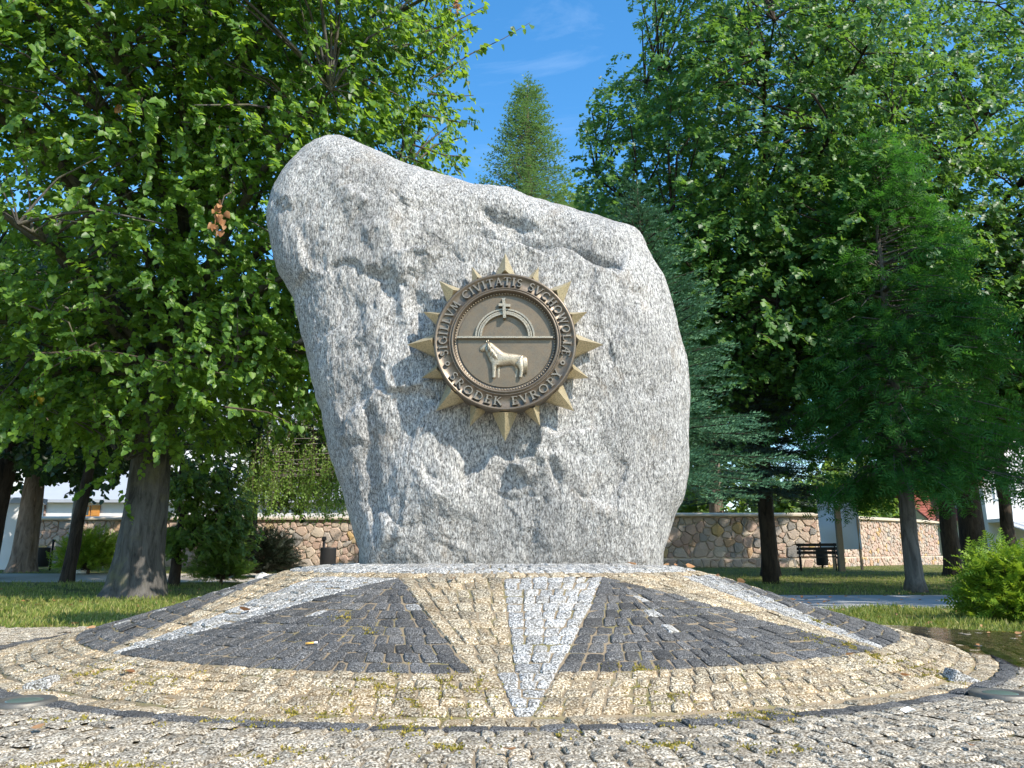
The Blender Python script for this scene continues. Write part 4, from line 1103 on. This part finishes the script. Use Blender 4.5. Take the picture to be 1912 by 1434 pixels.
# ------------------------------------------------------------------ shrubs
def shrub(name, label, base, rx, rz, n, size, mat, tmpl, seed, arch=.5, up=.5, stem=None, cat='shrub', spread=1.0):
    rg = np.random.default_rng(seed); base = Vector(base); root = empty(name, base, label, cat)
    mb = MB(); P, T_, N_, S_ = [], [], [], []
    for k in range(n):
        a = rg.uniform(0, 6.283); el = math.asin(rg.uniform(-.05, 1) ** 1.0 if True else 0) if rg.random() < .9 else .1
        d = np.array([math.cos(a) * math.cos(el), math.sin(a) * math.cos(el), math.sin(el)])
        e = np.array([rx, rx, rz]) * d * rg.uniform(.72, 1.08) + np.array([0, 0, rz * .18])
        st = np.array([base.x, base.y, base.z + rz * .12]) + rg.normal(size=3) * np.array([.08, .08, .02]) * rx
        en = np.array([base.x, base.y, base.z]) + e
        md = st * .5 + en * .5 + np.array([0, 0, arch * rz * .4])
        if k % 2 == 0: mb.tube([Vector(st), Vector(md), Vector(en)], [.010, .007, .003], 4, cap=False)
        m = int(rg.integers(5, 10)); ff = rg.uniform(.45, 1.0, m)
        q = np.outer((1 - ff) ** 2, st) + np.outer(2 * ff * (1 - ff), md) + np.outer(ff ** 2, en) + rg.normal(size=(m, 3)) * .05 * spread
        h = d * np.array([1, 1, .4])
        P.append(q); T_.append(h + rg.normal(size=(m, 3)) * .4 + np.array([0, 0, up * .4])); N_.append(np.array([0, 0, .8]) + rg.normal(size=(m, 3)) * .5); S_.append(size * rg.uniform(.7, 1.3, m))
    if stem: mb.tube([base, base + Vector((0, 0, rz * .5))], [stem, stem * .6], 8)
    mb.build('branches', M['twig'], root)
    V, T = leaves(np.concatenate(P), np.concatenate(T_), np.concatenate(N_), np.concatenate(S_), *tmpl)
    link('foliage', tri_mesh('foliage', V, T), mat, root)
b = W(1893, 1140, 7.3)
shrub('juniper_shrub', 'bright yellow-green spreading juniper at the right edge of the lawn', (b.x + .05, 7.3, -.04), .46, .58, 400, .19, M['lf_juniper'], FROND2, 81, .5, .3, spread=.8)
b = W(186, 1060, 23)
shrub('cypress_shrub', 'round yellow-green shrub in front of the stone wall between lamp post and linden trunk', (b.x, 22.4, gz(0, 22.4) - .05), .95, 1.15, 260, .28, M['lf_juniper'], FROND2, 83, .2, .6, .05)
b = W(485, 1066, 20)
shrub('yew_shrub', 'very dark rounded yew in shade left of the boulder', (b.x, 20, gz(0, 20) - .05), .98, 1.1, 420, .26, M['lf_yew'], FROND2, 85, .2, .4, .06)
b = W(445, 1060, 16.5)
shrub('low_conifer', 'light green low conifer between the small tree and the dark yew', (b.x - .3, 16.4, gz(0, 16) - .05), .55, .95, 200, .22, M['lf_light'], FROND2, 87, .2, .5, .04)
shrub('hedge_shrub', 'green shrub at the left edge behind the white gate column', (W(2, 1040, 34).x, 33, .35), 1.0, 1.2, 120, .3, M['lf_light'], FROND2, 89)

# ------------------------------------------------------------------ grass
def grass(name, label, regs, n, hmin, hmax, seed):
    rg = np.random.default_rng(seed); P = []
    for (x0, x1, y0, y1, w) in regs:
        m = int(n * w); x = rg.uniform(x0, x1, m); y = y0 + (y1 - y0) * rg.random(m) ** 1.35
        ok = np.array([not plaza(a, b) and not (a > -3 and 9.35 < b < 12.65) and not (a < -3 and 17.2 < b < 22.8) for a, b in zip(x, y)])
        P.append(np.stack([x[ok], y[ok], np.clip((y[ok] - 11) * .0176, 0, .4) - .052], -1))
    P = np.concatenate(P); m = len(P)
    cl = fbm(P * np.array([1.4, 1.4, 0]) + 3, 3)
    k_ = cl + rg.normal(size=m) * .12 > -.14; P, cl = P[k_], cl[k_]; m = len(P)
    tv = np.array([(-.5, 0, 0), (.5, 0, 0), (.1, .62, .10), (0, 1, .35)]); tv[:, 0] *= .095
    tf = np.array([(0, 1, 2), (0, 2, 3)])
    V, T = leaves(P, rg.normal(size=(m, 3)) * .35 + np.array([0, 0, 1.0]), rg.normal(size=(m, 3)) * np.array([1, 1, .1]), rg.uniform(hmin, hmax, m) * (1 + .8 * np.clip(cl, -.4, .5)), tv, tf)
    o = link(name, tri_mesh(name, V, T), M['grass']); tag(o, label, 'grass', kind='stuff')
grass('grass', 'short grass blades on the lawn', [(-8, -1.5, 6.2, 12, .42), (1.5, 7.5, 5.2, 9.4, .40), (-14, -3, 12, 17, .10), (2, 13, 12.6, 20, .12), (-16, -3, 22.8, 31, .06), (4, 16, 20, 31, .05)], 135000, .035, .085, 5)

# moss and small weeds in the joints, fallen leaves and bits
def moss():
    rg = np.random.default_rng(15); P = []
    spots = [(430, 1345, .10), (745, 1362, .08), (520, 1408, .07), (830, 1395, .06), (1430, 1395, .05), (1240, 1390, .05), (800, 1300, .16), (760, 1320, .12), (700, 1275, .10), (560, 1330, .08), (1230, 1300, .07), (1180, 1245, .05), (1610, 1215, .10), (1560, 1200, .08), (1680, 1240, .12), (1740, 1260, .10), (1430, 1335, .08), (1850, 1180, .08), (1290, 1350, .06), (650, 1150, .04), (680, 1180, .04), (820, 1042, .06), (860, 1270, .05), (120, 1345, .06), (230, 1432, .05), (160, 1260, .1), (300, 1275, .08), (1530, 1160, .05), (110, 1425, .05), (1060, 1372, .04)]
    for px, py, s in spots:
        # where the line of sight meets mound or pavement
        d = (W(px, py, 1) - Vector((0, 0, EYE))); k = .8
        while k < 9:
            p = Vector((0, 0, EYE)) + d * k; r = (p - MC).to_2d().length
            if p.z < (mz(r) if r < MR else 0): break
            k += .01
        m = int(900 * s / .08)
        q = np.array(list(p)) + rg.normal(size=(m, 3)) * np.array([s, s * .6, 0]); 
        for a in q:
            r = math.hypot(a[0] - MC.x, a[1] - MC.y); a[2] = (mz(r) if r < MR else 0) - .004
        P.append(q)
    P = np.concatenate(P); n = fbm(P * np.array([14, 14, 0]), 2); P = P[n > .02]; m = len(P)
    V, T = leaves(P, rg.normal(size=(m, 3)) * .8 + np.array([0, 0, .7]), rg.normal(size=(m, 3)), rg.uniform(.005, .013, m), *OVAL)
    o = link('moss', tri_mesh('moss', V, T), M['moss']); tag(o, 'yellow-green moss tufts in the joints of the setts', 'moss', kind='stuff')
moss()
def litter():
    rg = np.random.default_rng(19); n = 900
    x = rg.uniform(-9, 8, n); y = rg.uniform(1.8, 14, n) ; z = np.zeros(n)
    for i in range(n):
        r = math.hypot(x[i] - MC.x, y[i] - MC.y); z[i] = (mz(r) + .012 if r < MR else (.012 if plaza(x[i], y[i]) else gz(0, y[i]) - .01))
    ok = np.array([math.hypot(a - MC.x, b - MC.y) > 1.2 and (rg.random() < .35 or not plaza(a, b)) for a, b in zip(x, y)])
    P = np.stack([x, y, z], -1)[ok]; m = len(P)
    V, T = leaves(P, rg.normal(size=(m, 3)) * np.array([1, 1, .15]), rg.normal(size=(m, 3)) * .35 + np.array([0, 0, 1]), rg.uniform(.02, .06, m), *HEART)
    o = link('fallen_leaves', tri_mesh('fallen_leaves', V, T), M['lf_dead']); tag(o, 'small brown fallen leaves scattered over setts and grass', 'leaves', kind='stuff')
litter()
def surf(px, py):
    d = (W(px, py, 1) - Vector((0, 0, EYE))); k = .8
    while k < 12:
        p = Vector((0, 0, EYE)) + d * k; r = (p - MC).to_2d().length
        if p.z < (mz(r) if r < MR else 0): return p
        k += .005
    return p
p = surf(583, 1207) + Vector((0, 0, .014)); rt = empty('cigarette_butt', p, 'cigarette butt with orange filter lying on the black setts', 'cigarette')
ax = Vector((.93, .2, .08)).normalized()
mb = MB(); mb.tube([p - ax * .028, p + ax * .006], .0045, 10); mb.build('filter', M['cork'], rt, True)
mb = MB(); mb.tube([p + ax * .0062, p + ax * .018, p + ax * .021], [.0045, .0043, .003], 10); mb.build('stub', M['paper'], rt, True)
p = surf(1697, 1338) + Vector((0, 0, .012)); mb = MB(); rr = random.Random(4)
vs = [p + Vector((.028 * math.cos(a) * rr.uniform(.6, 1.2), .02 * math.sin(a) * rr.uniform(.6, 1.2), rr.uniform(-.004, .016))) for a in [k * .7 for k in range(9)]] + [p + Vector((0, 0, .02))]
mb.add(vs, [(i, (i + 1) % 9, 9) for i in range(9)] + [tuple(range(8, -1, -1))]); o = mb.build('crumpled_paper', M['paper']); tag(o, 'crumpled white scrap of paper by the black ring of setts at the right', 'paper')
for px, py, lab in ((45, 1313, 'round ground spotlight set in the setts at the left edge'), (1868, 1299, 'round ground spotlight set in the wet setts at the right')):
    p = surf(px, py); p.z = .004
    rt = empty('ground_light', p, lab, 'ground light', 'ground lights round the mound')
    mb = MB(); mb.lathe(p, [(.068, -.03), (.105, -.03), (.107, .006), (.10, .010), (.075, .010), (.07, .006)], 28); mb.build('bezel', M['steel'], rt, True)
    mb = MB(); mb.lathe(p, [(.0001, .012), (.03, .011), (.055, .008), (.0705, .003)], 28); mb.f = [tuple(reversed(f)) for f in mb.f]; mb.build('lens', M['lamp_glass'], rt, True)
for px, py, tl, lab in ((75, 1283, .3, 'pale loose sett tipped up beside the left ground spotlight'), (1800, 1270, -.5, 'grey loose sett tipped up beside the right ground spotlight')):
    p = surf(px, py) + Vector((0, 0, .025)); rr = random.Random(int(px))
    q = [p + Vector((dx * .055, dy * .045, dx * .055 * tl)) for dx, dy in ((-1, -1), (1, -1), (1, 1), (-1, 1))]
    v, f, c, tn = sett(q, .6, rr, .06); mb = MB(); mb.add(v, orient(v, f), 0, .6); mb.add([v[16 + i] for i in range(8)], [tuple(range(8))[::-1]], 0, .6)
    o = mb.build('loose_sett', M['white'], None, loc=c); tag(o, lab, 'loose stone', 'loose setts by the ground lights')

# ------------------------------------------------------------------ stone walls
def clip(poly, a, n):
    out = []; m = len(poly)
    for i in range(m):
        p, q = poly[i], poly[(i + 1) % m]; dp, dq = np.dot(p - a, n), np.dot(q - a, n)
        if dp <= 0: out.append(p)
        if (dp < 0) != (dq < 0) and abs(dp - dq) > 1e-9: out.append(p + (q - p) * (dp / (dp - dq)))
    return out
def stone_wall(label, A, B, H, size, seed, mort, plinth=0.0, sizevar=1.0, cop=.16, gap=.014):
    A, B = Vector(A), Vector(B); d = (B - A); L = d.length; d.normalize(); nrm = Vector((d.y, -d.x, 0))
    if nrm.y > 0: nrm = -nrm
    rr = random.Random(seed); root = empty('stone_wall', A, label, 'wall')
    mb = MB(); up = Vector((0, 0, 1)); mid = A + d * (L / 2) + up * (H / 2)
    mb.box(mid - nrm * .22, (L, .4, H), 0, (d, -nrm, up)); mb.build('core', mort, root)
    def course(z0, z1, size, off):
        """stones fitted to one another: weighted cells of scattered seeds"""
        S = []; tries = 0; want = int(L * (z1 - z0) / (size * size * .72))
        while len(S) < want and tries < 14000:
            tries += 1; p = np.array([rr.uniform(0, L), rr.uniform(z0, z1)]); r = size * .5 * math.exp(rr.gauss(-.15, sizevar * .5))
            if all((p - q[0]) @ (p - q[0]) > ((r + q[1]) * .80) ** 2 for q in S): S.append((p, r))
        out = []
        for i, (p, r) in enumerate(S):
            poly = [np.array(k) for k in ((0., z0 + .02), (L, z0 + .02), (L, z1 - .02), (0., z1 - .02))]
            poly = [p + np.clip(k - p, -1.8 * size, 1.8 * size) for k in poly]
            for j, (q, s) in enumerate(S):
                if i == j: continue
                dv = q - p; D = np.linalg.norm(dv)
                if D > 4 * size: continue
                n = dv / D; k = (D * D + r * r - s * s) / (2 * D)
                poly = clip(poly, p + n * (k - gap * .5), n)
                if len(poly) < 3: break
            if len(poly) < 3: continue
            c = sum(poly) / len(poly); rp = []
            for k in range(len(poly)):
                a, b, e = poly[k - 1], poly[k], poly[(k + 1) % len(poly)]
                rp += [b + (a - b) * rr.uniform(.06, .34), b + (e - b) * rr.uniform(.06, .34)]
            rp = [q + np.array([rr.gauss(0, .012), rr.gauss(0, .012)]) for q in rp[:16]]
            bulge = rr.uniform(.02, .065) * min(1, r / .18 + .4)
            pt = lambda q, o: A + d * float(q[0]) + up * float(q[1]) + nrm * (o + off)
            m = len(rp); tilt = rr.gauss(0, .01); v = [pt(q, -.006) for q in rp] + [pt(c + (q - c) * .84, bulge * .8 + rr.uniform(-.008, .008)) for q in rp] + [pt(c + np.array([rr.gauss(0, .04), rr.gauss(0, .04)]) * size, bulge)]
            f = [(k, (k + 1) % m, m + (k + 1) % m, m + k) for k in range(m)] + [(m + k, m + (k + 1) % m, 2 * m) for k in range(m)]
            a = (v[(f[-1][1])] - v[f[-1][0]]).cross(v[f[-1][2]] - v[f[-1][0]])
            if a.dot(nrm) < 0: f = [tuple(reversed(q)) for q in f]
            ar = abs(sum(poly[k][0] * poly[(k + 1) % len(poly)][1] - poly[(k + 1) % len(poly)][0] * poly[k][1] for k in range(len(poly))))
            out.append((v, f, pt(c, 0), rr.random(), ar))
        return out
    st = course(plinth, H, size, 0.0)
    if plinth:
        mb = MB(); mb.box(A + d * (L / 2) + up * (plinth / 2) + nrm * .06, (L, .11, plinth), 0, (d, -nrm, up)); mb.build('plinth', mort, root)
        st += course(.0, plinth, min(size, .33), .117)
    st.sort(key=lambda s: -s[4])
    for s in st[:300]:
        mb = MB(); mb.add(s[0], s[1], 0, s[3]); mb.build('stone', M['fieldstone'], root, loc=s[2])
    if len(st) > 300:
        mb = MB()
        for s in st[300:]: mb.add(s[0], s[1], 0, s[3])
        mb.build('small_stones', M['fieldstone'], root)['kind'] = 'stuff'
    n = max(1, int(L / 1.6))
    for i in range(n):
        mb = MB(); l = L / n; c0 = A + d * (l * (i + .5)) + up * (H + cop / 2)
        x, w = d * (l / 2 - .006), nrm
        sec = [(.12, -cop / 2), (.14, -cop / 2 + .02), (.14, .0), (-.20, cop / 2), (-.55, .0), (-.55, -cop / 2)]
        v = [c0 - x + w * a + up * b for a, b in sec] + [c0 + x + w * a + up * b for a, b in sec]; k = len(sec)
        mb.add(v, [(j, (j + 1) % k, k + (j + 1) % k, k + j) for j in range(k)] + [tuple(range(k))[::-1], tuple(range(k, 2 * k))])
        me = mb.mesh('coping_slab', False, c0); bm = bmesh.new(); bm.from_mesh(me); bmesh.ops.recalc_face_normals(bm, faces=bm.faces); bm.to_mesh(me); bm.free()
        link('coping_slab', me, M['coping'], root, c0)
    return root
g30 = gz(0, 30) - .08
XL0, XL1 = W(-60, 1050, 31).x, W(760, 1050, 31).x
stone_wall('long fieldstone wall with concrete coping left of the boulder', (XL0, 31, g30), (XL1, 31, g30), 1.85, .34, 101, M['mortar'])
A = W(1180, 1050, 30); B = W(1530, 1050, 30); Cc = W(1757, 1050, 37)
stone_wall('fieldstone wall with big boulders and plinth right of the boulder', (A.x, 30, g30), (B.x, 30, g30), 1.93, .36, 103, M['mortar2'], .36)
stone_wall('wall of small rubble in pale mortar running back behind the bench', (B.x + .01, 30.02, g30), (Cc.x, 37, g30 + .1), 1.90, .21, 105, M['mortar2'], .40, .35)
pr = W(1764, 1050, 37.3)
rt = empty('gate_pillar', (pr.x + .3, 37.4, g30), 'white plastered pillar at the far end of the pale rubble wall', 'pillar')
mb = MB(); mb.box((pr.x + .3, 37.4, g30 + .95), (.5, .5, 1.9)); mb.build('shaft', M['plaster'], rt)
mb = MB(); mb.box((pr.x + .3, 37.4, g30 + 1.96), (.62, .62, .12)); mb.build('cap', M['coping'], rt)

# ------------------------------------------------------------------ buildings
def rect_win(parent, c, w, h, frame=.06, mat=None, fm=None, dep=.05):
    c = Vector(c); mb = MB()
    for s in (-1, 1):
        mb.box(c + Vector((s * (w / 2 - frame / 2), -dep, 0)), (frame, .08, h)); mb.box(c + Vector((0, -dep, s * (h / 2 - frame / 2))), (w - 2 * frame - .004, .08, frame))
    o = mb.build('window', fm or M['white_metal'], parent)
    mb = MB(); mb.box(c + Vector((0, -dep + .03, 0)), (w - 2 * frame, .02, h - 2 * frame)); mb.build('pane', mat or M['glass'], o)
    return o
def house(name, label, x0, x1, Y, dep, z0, z1, roof, ridge, wallm, roofm, eave=.35):
    rt = empty(name, ((x0 + x1) / 2, Y, z0), label, 'building')
    mb = MB(); mb.box(((x0 + x1) / 2, Y + dep / 2, (z0 + z1) / 2), (x1 - x0, dep, z1 - z0))
    if roof == 'side':   # gable ends at the sides, slope towards us
        ym = Y + dep / 2
        mb.add([(x0, Y, z1), (x0, Y + dep, z1), (x0, ym, ridge - .05), (x1, Y, z1), (x1, Y + dep, z1), (x1, ym, ridge - .05)], [(0, 2, 1), (3, 4, 5)])
        mb.build('wall', wallm, rt)
        rb = MB(); e = eave; k = (ridge - z1) / (dep / 2)
        for s in (-1, 1):
            yo = ym + s * (dep / 2 + e); zo = z1 - e * k
            v = [(x0 - e, yo, zo), (x1 + e, yo, zo), (x1 + e, ym, ridge), (x0 - e, ym, ridge)]
            rb.add(v + [(a, b, c + .14) for a, b, c in v], [(0, 1, 2, 3), (4, 5, 6, 7), (0, 1, 5, 4), (1, 2, 6, 5), (2, 3, 7, 6), (3, 0, 4, 7)])
        rb.build('roof', roofm, rt)
    else:                # gable towards us
        xm = (x0 + x1) / 2
        mb.add([(x0, Y - .002, z1), (x1, Y - .002, z1), (xm, Y - .002, ridge - .05)], [(0, 1, 2)]); mb.build('wall', wallm, rt)
        rb = MB(); e = eave; k = (ridge - z1) / ((x1 - x0) / 2)
        for s in (-1, 1):
            xo = xm + s * ((x1 - x0) / 2 + e); zo = z1 - e * k
            v = [(xo, Y - e, zo), (xo, Y + dep + e, zo), (xm, Y + dep + e, ridge), (xm, Y - e, ridge)]
            rb.add(v + [(a, b, c + .14) for a, b, c in v], [(0, 1, 2, 3), (4, 5, 6, 7), (0, 1, 5, 4), (1, 2, 6, 5), (2, 3, 7, 6), (3, 0, 4, 7)])
        rb.build('roof', roofm, rt)
    return rt
# low white building behind the left wall
xa, xb = W(30, 950, 36).x, W(640, 950, 36).x
zt = W(0, 932, 36).z; g_ = .3
lowb = house('low_building', 'low white building with orange wooden shutter behind the stone wall', xa, xb, 36, 6, g_, zt, 'side', zt + 1.5, M['plaster'], M['roof_grey'])
c = W(157, 954, 36); rect_win(lowb, (c.x, 36, c.z), .62, .5, .05, M['glass'], M['orange_wood'], .04)
c = W(180, 954, 36); mb = MB(); mb.box((c.x, 35.93, c.z), (.38, .05, .52)); sh = mb.build('shutter', M['orange_wood'], lowb)
mb = MB(); [mb.box((c.x, 35.90, c.z + s * .12), (.26, .012, .17)) for s in (-1, 1)]; mb.build('shutter_panel', M['orange_wood'], sh)
c0, c1 = W(86, 965, 36), W(86, 932, 36); mb = MB(); mb.tube([(c0.x, 35.94, c0.z - .6), (c1.x, 35.94, c1.z)], .05, 8); mb.build('downpipe', M['roof_brown'], lowb)
xh, xk = W(-160, 900, 60).x, W(700, 900, 60).x
ch = house('white_hall', 'tall white building seen through the leaves at the left', xh, xk, 60, 14, .3, W(0, 800, 60).z, 'side', W(0, 700, 60).z, M['plaster'], M['roof_grey'])
for px in (60, 180, 300, 420, 540, 640): c = W(px, 890, 60); rect_win(ch, (c.x, 60, c.z), 1.2, 2.2, .12)
# white gate column in shade at the left edge
xa, xb = W(5, 1000, 27).x, W(36, 1000, 27).x; zt = W(0, 940, 27).z
rt = empty('gate_column', ((xa + xb) / 2, 27, .25), 'white gate column with a flat cap left of the thick brown trunk', 'column')
mb = MB(); mb.box(((xa + xb) / 2 + .15, 27.3, (zt + .2) / 2), (xb - xa + .3, .6, zt - .2)); mb.build('shaft', M['plaster'], rt)
mb = MB(); mb.box(((xa + xb) / 2 + .15, 27.3, zt + .10), (xb - xa + .5, .8, .2)); mb.build('cap', M['roof_grey'], rt)
mb = MB(); mb.box(((xa + xb) / 2 + .15, 26.98, zt * .55), (xb - xa - .1, .04, zt * .6)); mb.build('panel', M['plaster'], rt)
# right: gabled white house, red-roofed house, balcony house with awning
xa, xb = W(1640, 960, 52).x, W(1740, 960, 52).x
hs1 = house('white_house', 'white house with brown roof behind the pale rubble wall', xa, xb + .3, 52, 8, .3, W(0, 925, 52).z, 'side', W(0, 880, 52).z, M['plaster'], M['roof_brown'])
xa, xb = W(1722, 960, 46).x, W(1800, 960, 46).x
hs2 = house('red_roof_house', 'cream house with red tiled roof at the end of the wall', xa + .5, xb + 1.5, 46, 6, .3, W(0, 967, 46).z, 'side', W(0, 930, 46).z + .4, M['cream'], M['roof_red'])
xa, xb = W(1842, 960, 44).x, W(2010, 960, 44).x
bh = house('balcony_house', 'white house with a railed balcony and red roof at the right edge', xa, xb, 44, 8, .3, W(0, 892, 44).z, 'front', W(0, 800, 44).z, M['plaster'], M['roof_red'])
for px in (1876, 1950): c = W(px, 915, 44); rect_win(bh, (c.x, 44, c.z), 1.3, 1.0, .08)
z0, z1 = W(0, 968, 43).z, W(0, 932, 43).z
mb = MB(); mb.box(((xa + xb) / 2, 43.4, z0 - .1), (xb - xa, 1.2, .2)); bal = mb.build('balcony', M['plaster'], bh)
mb = MB(); mb.box(((xa + xb) / 2, 42.85, z1), (xb - xa, .07, .07)); mb.build('handrail', M['white_metal'], bal)
x = xa + .1
while x < xb:
    mb = MB(); mb.box((x, 42.85, (z0 + z1) / 2), (.05, .03, z1 - z0 - .08)); mb.build('baluster', M['white_metal'], bal); x += .17
zt, zb = W(0, 972, 41).z, W(0, 997, 40).z
mb = MB(); v = [(xa, 42.75, zt), (xb, 42.75, zt), (xb, 40, zb), (xa, 40, zb)]
mb.add(v + [(a, b, c - .05) for a, b, c in v], [(0, 1, 2, 3), (7, 6, 5, 4), (3, 2, 6, 7), (0, 3, 7, 4), (1, 5, 6, 2)])
o = mb.build('awning', M['awning'], bh)
for k in range(9):
    xx = xa + (xb - xa) * k / 8; mb = MB(); mb.bar((xx, 42.7, zt + .04), (xx, 40.0, zb + .04), .06, .03); mb.build('awning_rib', M['white_metal'], o)
mb = MB(); mb.box(((xa + xb) / 2, 40.02, zb - .12), (xb - xa, .06, .18)); mb.build('fascia', M['brown_wood'], bh)
mb = MB(); [mb.box((xa + (xb - xa) * k / 4 + .1, 40.1, (zb - .25 + .3) / 2), (.14, .14, zb - .5)) for k in range(5)]; mb.build('porch_posts', M['brown_wood'], bh)
# grey shed with sheet roof seen by the boulder's right edge
xa, xb = W(1250, 930, 48).x, W(1345, 930, 48).x
house('grey_shed', 'grey-blue building beyond the wall close to the right edge of the boulder', xa, xb, 48, 5, .3, W(0, 915, 48).z, 'side', W(0, 895, 48).z, M['grey_paint'], M['roof_grey'])

# ------------------------------------------------------------------ street furniture
def bench():
    p = W(1530, 1066, 25.5); gx_, gy = p.x, 25.5; g = gz(0, gy) - .05
    rt = empty('park_bench', (gx_, gy, g), 'black park bench with scrolled iron arms under the white banner', 'bench')
    L = .92; a = R_(-16); dx = Vector((math.cos(a), math.sin(a), 0)); dy = Vector((-math.sin(a), math.cos(a), 0)); up = Vector((0, 0, 1)); c = Vector((gx_, gy, g))
    for k in range(4): mb = MB(); mb.box(c + dy * (-.2 + .125 * k) + up * .44, (L * 1.35, .10, .035), 0, (dx, dy, up)); mb.build('seat_slat', M['bench_slat'], rt)
    for k in range(3):
        mb = MB(); mb.box(c + dy * (.27 + .03 * k) + up * (.58 + .125 * k), (L * 1.35, .03, .095), 0, (dx, dy, up)); mb.build('back_slat', M['bench_slat'], rt)
    for s in (-1, 1):
        q = c + dx * (s * L * .6); mb = MB(); P = lambda y, z: q + dy * y + up * z
        mb.tube([P(-.30, .0), P(-.24, .12), P(-.27, .3), P(-.24, .43)], .022, 8)
        mb.tube([P(.33, .0), P(.24, .14), P(.25, .3), P(.20, .43), P(.28, .62), P(.36, .88)], .022, 8)
        mb.tube([P(-.25, .42), P(.0, .41), P(.22, .43)], .02, 8)
        mb.tube([P(-.22, .12), P(-.05, .2), P(.1, .2), P(.24, .14)], .014, 8)
        mb.build('leg_frame', M['iron'], rt, True)
        mb = MB(); mb.tube([P(.28, .66), P(.1, .69), P(-.12, .68), P(-.26, .62), P(-.29, .55), P(-.24, .50), P(-.19, .53)], .018, 8); mb.build('armrest', M['iron'], rt, True)
bench()
# banner hung on its frame and the leaning post in front
p0, p1 = W(1534, 921, 27), W(1596, 1026, 27)
rt = empty('white_banner', ((p0.x + p1.x) / 2, 27, gz(0, 27)), 'blank white banner hanging behind the wooden post beside the bench', 'banner')
nx, nz = 14, 20; V = []; yaw = R_(-47); bw = (p1.x - p0.x) / math.cos(yaw); bx, by = math.cos(yaw), math.sin(yaw)
def bp(f, off=0): return (p0.x + bx * bw * f - by * off, 27.6 + by * bw * f + bx * off)
for j in range(nz + 1):
    for i in range(nx + 1):
        f, g = i / nx, j / nz; q = bp(f, .05 * math.sin(5 * f + 4 * g) + .03 * math.sin(9 * g - 3 * f))
        V.append((q[0] + .06 * g, q[1], p0.z + (p1.z - p0.z) * g))
V2 = [(a + .008, b + .012, c) for a, b, c in V]; n = nx + 1; m = len(V)
F = [(j * n + i, (j + 1) * n + i, (j + 1) * n + i + 1, j * n + i + 1) for j in range(nz) for i in range(nx)]
mb = MB(); mb.add(V + V2, F + [tuple(m + k for k in reversed(f)) for f in F]); mb.build('sheet', M['banner'], rt, True)
mb = MB(); mb.bar((*bp(-.04, .04), p0.z + .02), (*bp(1.04, .04), p0.z + .02), .05, .05); mb.build('top_rail', M['wood_post'], rt)
mb = MB()
for f in (.3, .97): mb.bar((*bp(f, .09), .2), (*bp(f, .09), p0.z + .05), .07, .07)
mb.build('back_posts', M['wood_post'], rt)
a, b_ = W(1573, 1066, 25), W(1562, 944, 25)
mb = MB(); mb.bar((a.x, 25, gz(0, 25) - .1), (b_.x, 25, b_.z), .17, .12); o = mb.build('wooden_post', M['wood_post']); tag(o, 'weathered square wooden post leaning in front of the white banner', 'post')
def bin_(px, py, Y, r, h, label, post):
    p = W(px, py, Y); g = gz(0, Y) - .05; rt = empty('litter_bin', (p.x, Y, g), label, 'litter bin', 'dark litter bins in the park')
    mb = MB(); mb.lathe((p.x, Y, g + .12), [(r * .9, 0), (r, .02), (r, h - .03), (r * 1.04, h), (r * .92, h), (r * .9, h - .05), (.001, h - .06)], 18); mb.build('drum', M['bin'], rt, True)
    mb = MB(); mb.tube([(p.x + post, Y + .02, g), (p.x + post, Y + .02, g + h + .32)], .035, 8); mb.build('post', M['iron'], rt, True)
    mb = MB(); mb.tube([(p.x + post, Y + .02, g + h + .30), (p.x + post, Y + .02, g + h + .38)], [.06, .05], 8); mb.build('cap', M['iron'], rt)
bin_(612, 1052, 19, .19, .62, 'dark litter bin by the stone wall at the left edge of the boulder', -.12)
bin_(78, 1052, 26, .21, .62, 'black litter bin in front of the stone wall beside the thick brown trunk', .28)
bin_(1536, 1055, 28, .2, .55, 'litter bin half hidden behind the black bench', .0)
def lamp(px, Y, ztop, r, label):
    x = W(px, 1000, Y).x; g = gz(0, Y) - .05; rt = empty('street_lamp', (x, Y, g), label, 'street lamp')
    mb = MB(); mb.lathe((x, Y, g), [(r * 2.1, 0), (r * 2.1, .05), (r * 1.7, .08), (r * 1.55, .95), (r * 2.0, .98), (r * 2.0, 1.04), (r * 1.5, 1.07), (r * 1.8, 1.12), (r * 1.1, 1.2), (r, 1.4), (r * .8, ztop)], 16); mb.build('pole', M['grey_paint'], rt, True)
    mb = MB(); mb.lathe((x, Y, g + ztop), [(.05, 0), (.12, .05), (.19, .45), (.17, .47), (.001, .48)], 8); mb.build('lantern', M['white_metal'], rt)
    mb = MB(); mb.lathe((x, Y, g + ztop + .48), [(.23, 0), (.2, .04), (.06, .2), (.02, .3)], 8); mb.build('lantern_cap', M['iron'], rt)
lamp(134, 25, 3.9, .085, 'grey street lamp post with ringed base behind the slim dark trunk')
lamp(1495, 40, 3.3, .06, 'thin dark lamp post beyond the wall left of the banner')
for px, py, Y, lab in ((153, 1069, 22.9, 'white paper bag on the sandy path near the lamp post'), (490, 1070, 19.2, 'pale yellowish bag on the grass under the dark yew')):
    p = W(px, py, Y); rr = random.Random(px); g = gz(0, Y) - .04; mb = MB(); m = 9
    ring = lambda k, z, s: [Vector((p.x + s * .16 * math.cos(6.283 * i / m) * rr.uniform(.8, 1.2), Y + s * .12 * math.sin(6.283 * i / m), g + z)) for i in range(m)]
    v = ring(0, 0, 1) + ring(1, .09, .9) + [Vector((p.x, Y, g + .15))]
    mb.add(v, [(i, (i + 1) % m, m + (i + 1) % m, m + i) for i in range(m)] + [(m + i, m + (i + 1) % m, 2 * m) for i in range(m)])
    o = mb.build('paper_bag', M['paper']); tag(o, lab, 'bag')
